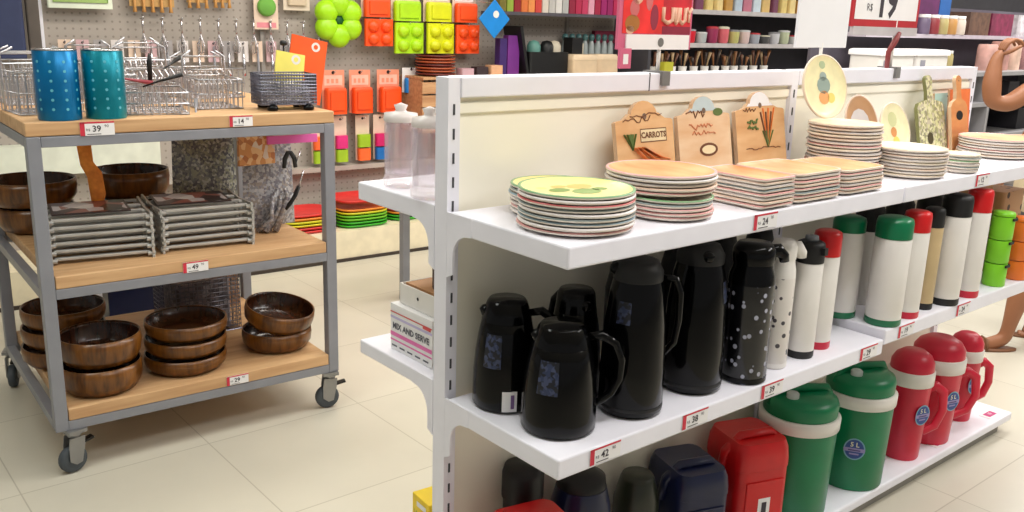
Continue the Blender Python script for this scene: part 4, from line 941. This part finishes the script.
# wooden wall counter with goods
t = thing('wall_counter', 'wood-slatted wall counter behind the gondola holding boxes and baskets', 'counter', 'c', 2.68, -2.12, .035)
SL = wood('slat_wood', (206, 160, 116), (180, 130, 90), (3, 30, 30))
b = MB()
for k in range(4): b.box(0, 1.92, -.01, .01, .70+k*.085, .70+k*.085+.074, SL)
b.build('slatted_front', t, .002); MB().box(-.0, 1.92, -.02, .27, 1.045, 1.062, SL).build('counter_top', t, .002)
for x in (0, 1.9): MB().box(x, x+.02, .01, .27, .70, 1.044, SL).build('side_board', t)
ZC = 1.0625
COP = mat('copper_plate', (190, 96, 60), .4); COP2 = mat('maroon_plate', (120, 50, 44), .4)
for k in range(7):
    b = MB().lathe([(.0001, 0), (.09, 0), (.132, .012), (.134, .019), (.128, .019), (.09, .007), (.0001, .007)], COP if k % 3 else COP2, 32)
    one(b, 'serving_plate', 'copper-coloured plate, %s of the pile at the counter left end' % ['bottom', 'second from bottom', 'third from bottom', 'fourth from bottom', 'third from top', 'second from top', 'topmost'][k], 'plate', 'c', 2.86, -2.24, ZC+.0195*k, 0, 'copper-coloured plates on the wall counter')
t = thing('hanging_board', 'blue diamond-hung square chopping board with a white disc', 'chopping board', 'c', 3.22, -2.08, 1.44)
MB().box(-.09, .09, -.004, .004, -.09, .09, mat('diamond_blue', (24, 134, 216), .4), Ry(45)).build('board', t, .002); MB().disc(.01, .03, .024, OFFW, -.006, 16).build('disc_badge', t); MB().tube([(0, 0, .1), (0, .3, .12)], .003, CHROME, 6).build('hook', t)
b = MB().box(-.05, .05, -.03, .03, 0, .27, mat('purple_box', (120, 50, 140), .5)); one(b, 'tall_box', 'purple upright box right of the blue diamond board', 'box', 'c', 3.46, -2.2, ZC, bevel=.002)
b = MB().box(-.03, .03, -.03, .03, 0, .25, mat('indigo_box', (66, 40, 110), .5)); one(b, 'tall_box', 'dark indigo upright box left of the purple box', 'box', 'c', 3.37, -2.2, ZC, bevel=.002)
t = thing('black_rack', 'black rack with a slanted back holding dark goods on the wall counter', 'rack', 'c', 3.735, -2.22, ZC)
MB().rbox(-.16, .20, -.09, .09, 0, .16, BLACKM, .02).build('basket', t); MB().box(-.012, .012, -.1, .1, .0, .34, BLACKM, Tr(-.18, 0, 0) @ Ry(-12)).build('slanted_side', t)
for a, c, m in ((-.06, .05, mat('teal_item', (90, 140, 130), .5)), (.06, .06, BLACKM), (.13, .04, mat('pale_item', (200, 190, 170), .5))): MB().lathe([(.05, .155), (.05, .2), (.035, .23), (.0001, .24)], m, 18, Tr(a, 0, 0)).build('contents', t)
t = thing('black_rack', 'black upright frame behind the beige boxes on the wall counter', 'rack', 'c', 4.08, -2.26, ZC)
MB().box(-.05, .05, -.05, .05, 0, .26, BLACKM).box(.056, .07, -.04, .04, .02, .22, mat('pale_item', (200, 190, 170), .5)).build('frame', t)
for i, (x, l) in enumerate(((4.06, 'beige rounded box, left of the pair on the wall counter'), (4.31, 'beige rounded box, right of the pair on the wall counter'))):
    t = thing('bread_box', l, 'box', 'c', x, -2.14 if i == 0 else -2.18, ZC, 0, 'beige rounded boxes on the wall counter')
    MB().rbox(-.12, .12, -.055, .055, 0, .105, mat('beige_box', (224, 198, 164), .5), .02).build('body', t); MB().rbox(-.122, .122, -.057, .057, .106, .145, mat('beige_lid', (232, 206, 172), .5), .025, top=.038).build('lid', t)
for k in range(8):
    t = thing('salt_mill', 'slim grey and teal mill in the hanging row above the beige boxes', 'mill', 'c', 4.06+k*.066, -2.33, 1.17, 0, 'row of grey-teal mills above the beige boxes')
    MB().lathe([(.022, 0), (.026, .01), (.024, .1), (.014, .13)], mat('mill_grey', (176, 186, 186), .3), 16).build('body', t); MB().lathe([(.016, .131), (.024, .15), (.02, .175), (.0001, .18)], mat('mill_teal', (80, 120, 120), .3), 16).build('cap', t)
    MB().tube([(0, .06, .19), (0, 0, .185)], .003, CHROME, 5).build('hook', t)
for i, (x, z, m, l) in enumerate(((3.06, ZC, (206, 170, 180), 'pinkish small box on the wall counter beside the copper plates'), (3.18, ZC, (60, 46, 50), 'low dark box on the wall counter near the copper plates'), (3.30, ZC, (232, 180, 140), 'peach small box under the blue diamond board'))):
    b = MB().rbox(-.05, .05, -.04, .04, 0, .05+.01*i, mat('cbox%d' % i, m, .5), .01); one(b, 'small_box', l, 'box', 'c', x, -2.18, z)
# shelf with bright packages above it
t = thing('wall_shelf', 'dark wall shelf with bright packages above the beige boxes', 'shelf', 'c', 3.33, -2.39, 1.47)
MB().box(0, 1.26, -.28, 0, 0, .022, mat('shelf_dark', (80, 76, 84), .5)).build('shelf_board', t)
pc = [(120, 110, 40), (150, 170, 60), (150, 30, 40), (226, 120, 60), (240, 150, 80), (214, 70, 60), (226, 214, 200), (200, 196, 190), (230, 226, 220), (190, 190, 186), (150, 30, 60), (190, 40, 80), (206, 60, 100), (240, 170, 190), (176, 30, 70), (170, 30, 110), (160, 30, 100), (200, 40, 90), (214, 50, 90)]
for k, c in enumerate(pc):
    b = MB().box(-.027, .027, -.06, .06, 0, .14+.02*((k*7) % 3), mat('pk%d' % k, c, .5)); one(b, 'upright_package', 'slim bright package in the row on the dark wall shelf', 'package', 'c', 3.38+k*.0625, -2.56+.30, 1.4925, 0, 'bright packages on the dark wall shelf', .002)
b = MB().box(-.14, .14, -.02, .02, 0, .09, mat('maroon_panel', (110, 24, 50), .6)); one(b, 'maroon_box', 'dark maroon box hanging left of the red poster', 'box', 'c', 4.50, -2.35, 1.235+.05)

# ------------------------------------------------------------------ far wall shelving (right of the poster)
t = thing('wall_shelving', 'dark-backed wall shelving with white shelf edges behind the red poster', 'shelving', 'c', 4.70, -2.39, .035)
WE = mat('shelf_edge_grey', (200, 194, 194), .5)
for z in (1.02, 1.265, 1.525, 1.8): MB().box(0, 2.55, -.32, 0, z, z+.035, WE).build('shelf_board', t)
for x in (-.02, 2.55): MB().box(x, x+.03, -.32, 0, -.034, 2.1, mat('shelf_side_dark', (70, 68, 74), .6)).build('side_panel', t)
random.seed(21)
fc = [(206, 214, 180), (200, 200, 200), (130, 200, 60), (230, 40, 60), (200, 206, 206), (170, 60, 100), (240, 120, 130), (210, 206, 130), (236, 210, 206), (180, 186, 196), (90, 90, 90), (220, 220, 224)]
nms = ['pale', 'white', 'lime green', 'red', 'clear grey', 'plum', 'pink', 'cream', 'white', 'grey-blue', 'dark', 'white']
for k in range(18):
    c = fc[k % 12]; h = random.uniform(.07, .15); x = 4.80+k*.135
    t = thing('mug', '%s container, %s along the middle far wall shelf' % (nms[k % 12], ORD[k % 14] if k < 14 and k else ('first' if k == 0 else ['fifteenth', 'sixteenth', 'seventeenth', 'eighteenth'][k-14])), 'container', 'c', x, -2.14, 1.3005, 0, 'containers on the middle far wall shelf')
    MB().lathe([(.036, 0), (.045, .01), (.05, h*.8), (.05, h*.85)], mat('fcm%d' % (k % 12), c, .4), 18).build('body', t); MB().lathe([(.052, h*.855), (.052, h*.95), (.03, h), (.0001, h)], mat('fcl%d' % (k % 4), [(220, 220, 220), (200, 60, 70), (230, 226, 200), (150, 150, 156)][k % 4], .4), 18).build('lid', t)
for k in range(20):
    c = [(190, 206, 220), (200, 120, 140), (210, 226, 236), (226, 190, 120), (120, 60, 90), (236, 210, 130), (246, 220, 150), (200, 150, 70)][k % 8]; h = random.uniform(.1, .2)
    b = MB().rbox(-.045, .045, -.04, .04, 0, h, mat('fup%d' % (k % 8), c, .5), .012, top=.012); one(b, 'pantry_package', 'pale or golden package in the row on the upper far wall shelf', 'package', 'c', 4.79+k*.12, -2.15, 1.5605, random.uniform(-15, 15), 'packages on the upper far wall shelf')
for k in range(12):
    x = 4.79+k*.128+random.uniform(-.02, .02)
    t = thing('utensil_cup', 'white cup of wooden and dark utensils in the lower far wall row', 'utensil cup', 'c', x, -2.15, 1.0555, 0, 'cups of utensils on the lower far wall shelf')
    MB().lathe([(.03, 0), (.036, .06), (.033, .06), (.028, .004), (.0001, .004)], OFFW, 16).build('cup', t)
    for j in range(4):
        a = j*1.6+k*2.1; q = random.uniform(.7, 1.1); MB().tube([(.01*cos(a), .01*sin(a), .01), (.03*cos(a), .02*sin(a), .11*q), (.05*cos(a), .026*sin(a), .175*q)], [.005, .007, .016], mat('ut%d' % ((j+k) % 4), [(150, 100, 60), (60, 44, 36), (190, 160, 120), (110, 70, 50)][(j+k) % 4], .5), 7).build('utensil', t)
b = MB().rbox(-.05, .05, -.03, .03, 0, .1, mat('yellow_cup', (200, 196, 60), .5), .01); one(b, 'small_box', 'yellow-green small box among the utensils below the poster', 'box', 'c', 4.86, -2.04, 1.0555)

# ------------------------------------------------------------------ fixtures behind the second bay and beyond the gondola
GS = mat('shelf_mid_grey', (150, 148, 150), .5)
t = thing('grey_shelf_unit', 'grey shop shelf unit beyond the far end of the gondola', 'shelf unit', 'g', 3.70, -1.55, .02)
for z in (.35, .78, 1.00, 1.195): MB().box(0, 2.9, -.42, 0, z, z+.025, GS).build('shelf_board', t)
for x in (0, 1.44, 2.88): MB().box(x, x+.03, -.42, 0, -.019, 1.195, GS).build('side_panel', t)
MB().box(0, 2.9, .002, .02, 0, 1.62, mat('unit_back', (84, 78, 88), .6)).build('back_panel', t)
MB().box(.3, 2.9, -.16, 0, 1.42, 1.445, mat('unit_rail', (190, 180, 190), .5)).build('shelf_board', t)
for i, (x, l) in enumerate(((4.05, 'white lidded storage box, left of the two behind the far bay'), (4.47, 'white lidded storage box, right of the two behind the far bay'))):
    t = thing('storage_box', l, 'storage box', 'g', x, -1.30, 1.2205, 0, 'white lidded storage boxes')
    MB().rbox(-.19, .19, -.1, .1, 0, .10, OFFW, .02).build('body', t); MB().rbox(-.20, .20, -.11, .11, .101, .135, PAPER, .02, top=.01).build('lid', t)
    MB().quad(-.16, -.10, .03, .075, -.1012, mat('label_grey', (150, 150, 160), .5)).build('label_sticker', t)
for r_ in range(2):
    for k in range(5):
        c = [(200, 150, 90), (226, 214, 200), (110, 96, 120), (150, 60, 66), (190, 176, 120)][(k+r_*2) % 5]
        t = thing('spice_jar', '%s spice jar on the %s rail behind the far bay' % (['tan', 'ivory', 'violet-grey', 'maroon', 'olive'][(k+r_*2) % 5], ['lower', 'upper'][r_]), 'jar', 'g', 4.72+k*.12, -1.42 if r_ else -1.47, [1.2205, 1.4455][r_], 0, 'spice jars on the grey unit')
        MB().lathe([(.036, 0), (.04, .006), (.04, .085), (.034, .1)], mat('sj%d' % ((k+r_*2) % 5), c, .4), 16).build('jar', t); MB().lathe([(.036, .101), (.036, .12), (.0001, .121)], OFFW, 16).build('lid', t)
BG = [(206, 160, 150), (176, 130, 120), (214, 180, 160), (150, 110, 110), (190, 120, 130), (160, 140, 150)]
for k in range(7):
    b = MB().rbox(-.07, .07, -.05, .05, 0, .17+.02*(k % 3), mat('bagc%d' % (k % 6), BG[k % 6], .6, var=.2), .03, top=.04)
    one(b, 'goods_bag', '%s pinkish-brown goods bag on top of the grey unit beyond the gondola' % ['first', 'second', 'third', 'fourth', 'fifth', 'sixth', 'seventh'][k], 'bag', 'g', 5.36+k*.19, -1.28, 1.2205, 4*k, 'pinkish bags on the grey unit')
for k in range(12):
    z = [1.0255, .8055, .3755][k % 3]; x = [3.82, 4.02, 4.22, 4.42, 4.62, 4.82, 5.0, 5.28, 5.5, 5.72, 5.94, 6.16][k]
    b = MB().box(-.08, .08, -.1, .1, 0, [.12, .15, .2][k % 3], mat('gd%d' % (k % 5), [(40, 38, 44), (206, 196, 186), (70, 90, 100), (180, 150, 130), (50, 46, 50)][k % 5], .6))
    one(b, 'boxed_good', '%s boxed item on the %s board of the grey unit' % (['dark', 'pale', 'slate', 'tan', 'black'][k % 5], ['upper', 'middle', 'lowest'][k % 3]), 'box', 'g', x, -1.32, z, 0, 'boxed goods on the grey unit', .003)
t = thing('hanging_banner', 'dark purple banner panel above the grey unit behind the 19 sign', 'banner', 'g', 4.72, -1.50, 1.50)
MB().box(-.36, .32, -.006, .006, .0, .5, mat('banner_purple', (92, 30, 84), .6, var=.15)).build('banner', t); MB().box(.33, .48, -.006, .006, .0, .5, mat('banner_blue', (30, 90, 160), .6)).build('blue_strip', t)
for i, (x, w, c, l) in enumerate(((5.45, .3, (96, 70, 56), 'brown box standing on the rail right of the purple banner'), (5.80, .34, (120, 40, 70), 'plum box standing on the rail at the frame edge'), (6.2, .3, (200, 196, 200), 'pale box at the end of the rail beyond the gondola'))):
    b = MB().box(-w/2, w/2, -.07, .07, 0, .15, mat('rail%d' % i, c, .6, var=.3, scale=20)); one(b, 'rail_box', l, 'box', 'g', x, -1.47, 1.4455)

# ------------------------------------------------------------------ the shopper at the right edge
def skel(name, chains, m, parent=None, sub=2):
    """chains: list of [ (point, radius), ... ] or trees given as (verts, edges); each chain is its own rooted skin inside one mesh"""
    bm = bmesh.new(); sk = bm.verts.layers.skin.verify()
    for verts, edges, root in chains:
        vv = []
        for i, (p, r) in enumerate(verts):
            v = bm.verts.new(p); rr = r if isinstance(r, tuple) else (r, r); v[sk].radius = rr; v[sk].use_root = (i == root); vv.append(v)
        for a, c in edges: bm.edges.new((vv[a], vv[c]))
    me = bpy.data.meshes.new(name); bm.to_mesh(me); bm.free(); me.materials.append(m)
    o = bpy.data.objects.new(name, me); COL.objects.link(o)
    s = o.modifiers.new('skin', 'SKIN'); s.use_smooth_shade = True; s.branch_smoothing = .6
    q = o.modifiers.new('sub', 'SUBSURF'); q.levels = sub; q.render_levels = sub
    if parent: o.parent = parent
    return o
def chain(pts): return (pts, [(i, i+1) for i in range(len(pts)-1)], 0)
def person():
    px, py = 2.56, 4.33       # pelvis; she faces the gondola (-x)
    V = [((px, py, .86), (.13, .15)), ((px-.0, py, .98), (.105, .125)), ((px-.01, py, 1.12), (.10, .13)), ((px-.01, py, 1.25), (.095, .135)), ((px-.015, py, 1.33), (.06, .08)), ((px-.03, py, 1.40), .048), ((px-.045, py, 1.46), .056), ((px-.055, py, 1.53), .088), ((px-.05, py, 1.60), .078),
         # near arm: shoulder, elbow, wrist, palm
         ((px-.03, py-.15, 1.34), .052), ((px-.19, py-.17, 1.295), .05), ((px-.37, py-.185, 1.175), .045), ((px-.44, py-.185, 1.185), .042), ((px-.45, py-.175, 1.27), .044), ((px-.44, py-.165, 1.375), .027), ((px-.415, py-.155, 1.415), (.032, .018)),
         # far arm hanging
         ((px-.01, py+.16, 1.29), .05), ((px, py+.22, 1.04), .038), ((px-.09, py+.22, .86), .03), ((px-.13, py+.22, .80), (.03, .016)),
         # near leg
         ((px-.01, py-.085, .80), .088), ((px-.10, py-.11, .46), .058), ((px-.105, py-.115, .40), .055), ((px-.125, py-.12, .30), .056), ((px-.155, py-.125, .12), .034), ((px-.165, py-.125, .055), .036), ((px-.235, py-.13, .030), (.034, .022)), ((px-.29, py-.135, .022), (.034, .015)),
         # far leg stepping back
         ((px+.03, py+.085, .80), .088), ((px+.06, py+.09, .46), .058), ((px+.11, py+.09, .28), .053), ((px+.16, py+.09, .12), .033), ((px+.16, py+.09, .055), .036), ((px+.09, py+.09, .03), (.034, .022)), ((px+.04, py+.09, .022), (.034, .015))]
    E = [(0, 1), (1, 2), (2, 3), (3, 4), (4, 5), (5, 6), (6, 7), (7, 8), (3, 9), (9, 10), (10, 11), (11, 12), (12, 13), (13, 14), (14, 15), (3, 16), (16, 17), (17, 18), (18, 19), (0, 20), (20, 21), (21, 22), (22, 23), (23, 24), (24, 25), (25, 26), (26, 27), (0, 28), (28, 29), (29, 30), (30, 31), (31, 32), (32, 33), (33, 34)]
    ch = [(V, E, 0)]
    hx, hy, hz = px-.415, py-.155, 1.415
    for k, (ln, dy) in enumerate(((.066, -.026), (.075, -.009), (.070, .008), (.056, .023))):   # fingers curl towards her face
        ch.append(chain([((hx-.008+.002*k, hy+dy, hz-.005), .0085), ((hx+.008, hy+dy*1.15, hz+.028), .0088), ((hx+.008+ln*.45, hy+dy*1.2, hz+.046), .008), ((hx+.008+ln*.85, hy+dy*1.15, hz+.036), .007), ((hx+.006+ln*1.1, hy+dy*1.1, hz+.014), .0062)]))
    ch.append(chain([((hx-.005, hy-.02, hz-.02), .010), ((hx+.02, hy-.042, hz-.005), .0095), ((hx+.045, hy-.046, hz+.012), .0085), ((hx+.062, hy-.04, hz+.018), .007)]))
    gx_, gy_, gz_ = px-.13, py+.22, .80
    for k, (ln, dx) in enumerate(((.066, -.022), (.074, -.007), (.069, .008), (.055, .022))):
        ch.append(chain([((gx_+dx, gy_, gz_+.005), .0085), ((gx_+dx*1.1-.012, gy_-.004, gz_-.03), .0085), ((gx_+dx*1.1-.018, gy_-.012, gz_-.03-ln*.5), .0078), ((gx_+dx-.016, gy_-.022, gz_-.03-ln*.9), .0066)]))
    ch.append(chain([((gx_-.02, gy_-.005, gz_+.015), .010), ((gx_-.045, gy_-.02, gz_-.01), .0092), ((gx_-.052, gy_-.03, gz_-.04), .008)]))
    # nose, ears, toes
    ch.append(chain([((px-.135, py, 1.555), .009), ((px-.153, py, 1.525), .012), ((px-.14, py, 1.512), .010)]))
    for s in (-1, 1): ch.append(chain([((px-.045, py+s*.082, 1.555), .010), ((px-.04, py+s*.088, 1.535), .013), ((px-.05, py+s*.082, 1.51), .008)]))
    for fx, fy in ((px-.30, py-.135), (px+.03, py+.09)):
        for k in range(5): ch.append(chain([((fx+.02, fy-.026+k*.013, .018), .009), ((fx-.018+.006*abs(k-1), fy-.028+k*.0135, .012), .0085)]))
    root = bpy.data.objects.new('person', None); COL.objects.link(root); root.location = (0, 0, 0)
    tag(root, 'shopper at the right edge with one forearm raised, dark top and bare legs', 'person')
    skel('body', ch, SKIN, root)
    HAIR = mat('hair_dark', (40, 26, 20), .6, var=.3, scale=60)
    skel('hair', [chain([((px-.07, py, 1.625), .07), ((px-.02, py, 1.60), .095), ((px+.01, py, 1.53), .085), ((px+.03, py, 1.44), .06), ((px+.04, py, 1.34), .04)])], HAIR, root)
    TOP = mat('black_top', (26, 24, 30), .8)
    skel('tank_top', [([((px, py, .84), (.145, .165)), ((px, py, .98), (.122, .142)), ((px-.01, py, 1.12), (.116, .148)), ((px-.01, py, 1.24), (.108, .145)), ((px-.01, py-.09, 1.32), .045), ((px-.01, py+.09, 1.32), .045)], [(0, 1), (1, 2), (2, 3), (3, 4), (3, 5)], 0)], TOP, root)
    skel('skirt', [chain([((px, py, .90), (.15, .17)), ((px, py, .78), (.165, .20)), ((px, py, .62), (.17, .215))])], mat('cream_skirt', (206, 190, 160), .8), root)
    b = MB()
    for s in (-1, 1):
        b.lathe([(.0001, 0), (.011, .002), (.013, .006), (.0001, .009)], PAPER, 12, Tr(px-.132, py+s*.032, 1.555) @ Ry(-90)); b.lathe([(.0001, .0085), (.006, .0092), (.0001, .0105)], BLACKM, 10, Tr(px-.132, py+s*.032, 1.555) @ Ry(-90))
    b.build('eye', root)
    MB().tube([(px-.134, py-.024, 1.487), (px-.143, py, 1.484), (px-.134, py+.024, 1.487)], [.003, .006, .003], mat('lips', (160, 70, 60), .5), 8).build('mouth', root)
    for fx, fy in ((px-.235, py-.13), (px+.095, py+.09)):
        b = MB(); b.lathe([(.0001, 0), (1, 0), (1, .010), (.0001, .010)], mat('sandal_brown', (120, 78, 50), .6), 28, Tr(fx+.01, fy, .0005) @ Matrix.Diagonal((.12, .042, 1, 1)))
        b.tube([(fx-.03, fy-.04, .01), (fx-.03, fy-.025, .055), (fx-.03, fy+.025, .055), (fx-.03, fy+.04, .01)], .006, mat('sandal_brown', (120, 78, 50), .6), 8, flat=1.5)
        b.build('sandal', root)
person()

# ------------------------------------------------------------------ light
w = bpy.data.worlds.new('shop_world'); bpy.context.scene.world = w; w.use_nodes = True
bg = w.node_tree.nodes['Background']; bg.inputs[0].default_value = (1, .985, .96, 1); bg.inputs[1].default_value = .33
def area(x, y, z, sx, sy, pw, col=(1, .98, .955), rz=0, rx=0):
    l = bpy.data.lights.new('ceiling_lamp', 'AREA'); l.shape = 'RECTANGLE'; l.size = sx; l.size_y = sy; l.energy = pw; l.color = col
    o = bpy.data.objects.new('ceiling_lamp', l); COL.objects.link(o); o.location = (x, y, z); o.rotation_euler = (rx, 0, rz)
area(.9, 1.2, 3.0, .5, 2.6, 48, rz=TH['g']-pi/2)
area(-1.6, 1.8, 3.0, .5, 2.6, 40, (.95, 1, .95), rz=TH['g']-pi/2)
area(-.4, 4.4, 3.0, 2.8, .5, 70, (1, .95, .86), rz=TH['c'])
area(1.9, 3.9, 3.0, 2.8, .5, 70, rz=TH['g'])
area(4.5, 6.5, 3.0, 3.0, .8, 110, rz=TH['g'])
area(3.6, 2.6, 3.0, .6, 2.4, 70, rz=0)
area(7.5, 9.5, 3.0, 3.0, .8, 120, rz=TH['g'])

# ------------------------------------------------------------------ camera
f, pitch, roll = 915.44, .2542, .031
cam = bpy.data.cameras.new('camera'); co = bpy.data.objects.new('camera', cam); COL.objects.link(co)
cam.sensor_fit = 'HORIZONTAL'; cam.sensor_width = 36; cam.lens = f*36/1024; cam.clip_start = .05
fw = Vector((0, cos(pitch), -sin(pitch))); rt = Vector((1, 0, 0)); up = rt.cross(fw)
r2 = rt*cos(roll)+up*sin(roll); u2 = -rt*sin(roll)+up*cos(roll)
Mx = Matrix((r2, u2, -fw)).transposed().to_4x4(); Mx.translation = (0, 0, 1.4844)
co.matrix_world = Mx
sc = bpy.context.scene; sc.camera = co
sc.view_settings.view_transform = 'Standard'; sc.view_settings.look = 'None'; sc.view_settings.exposure = -.12
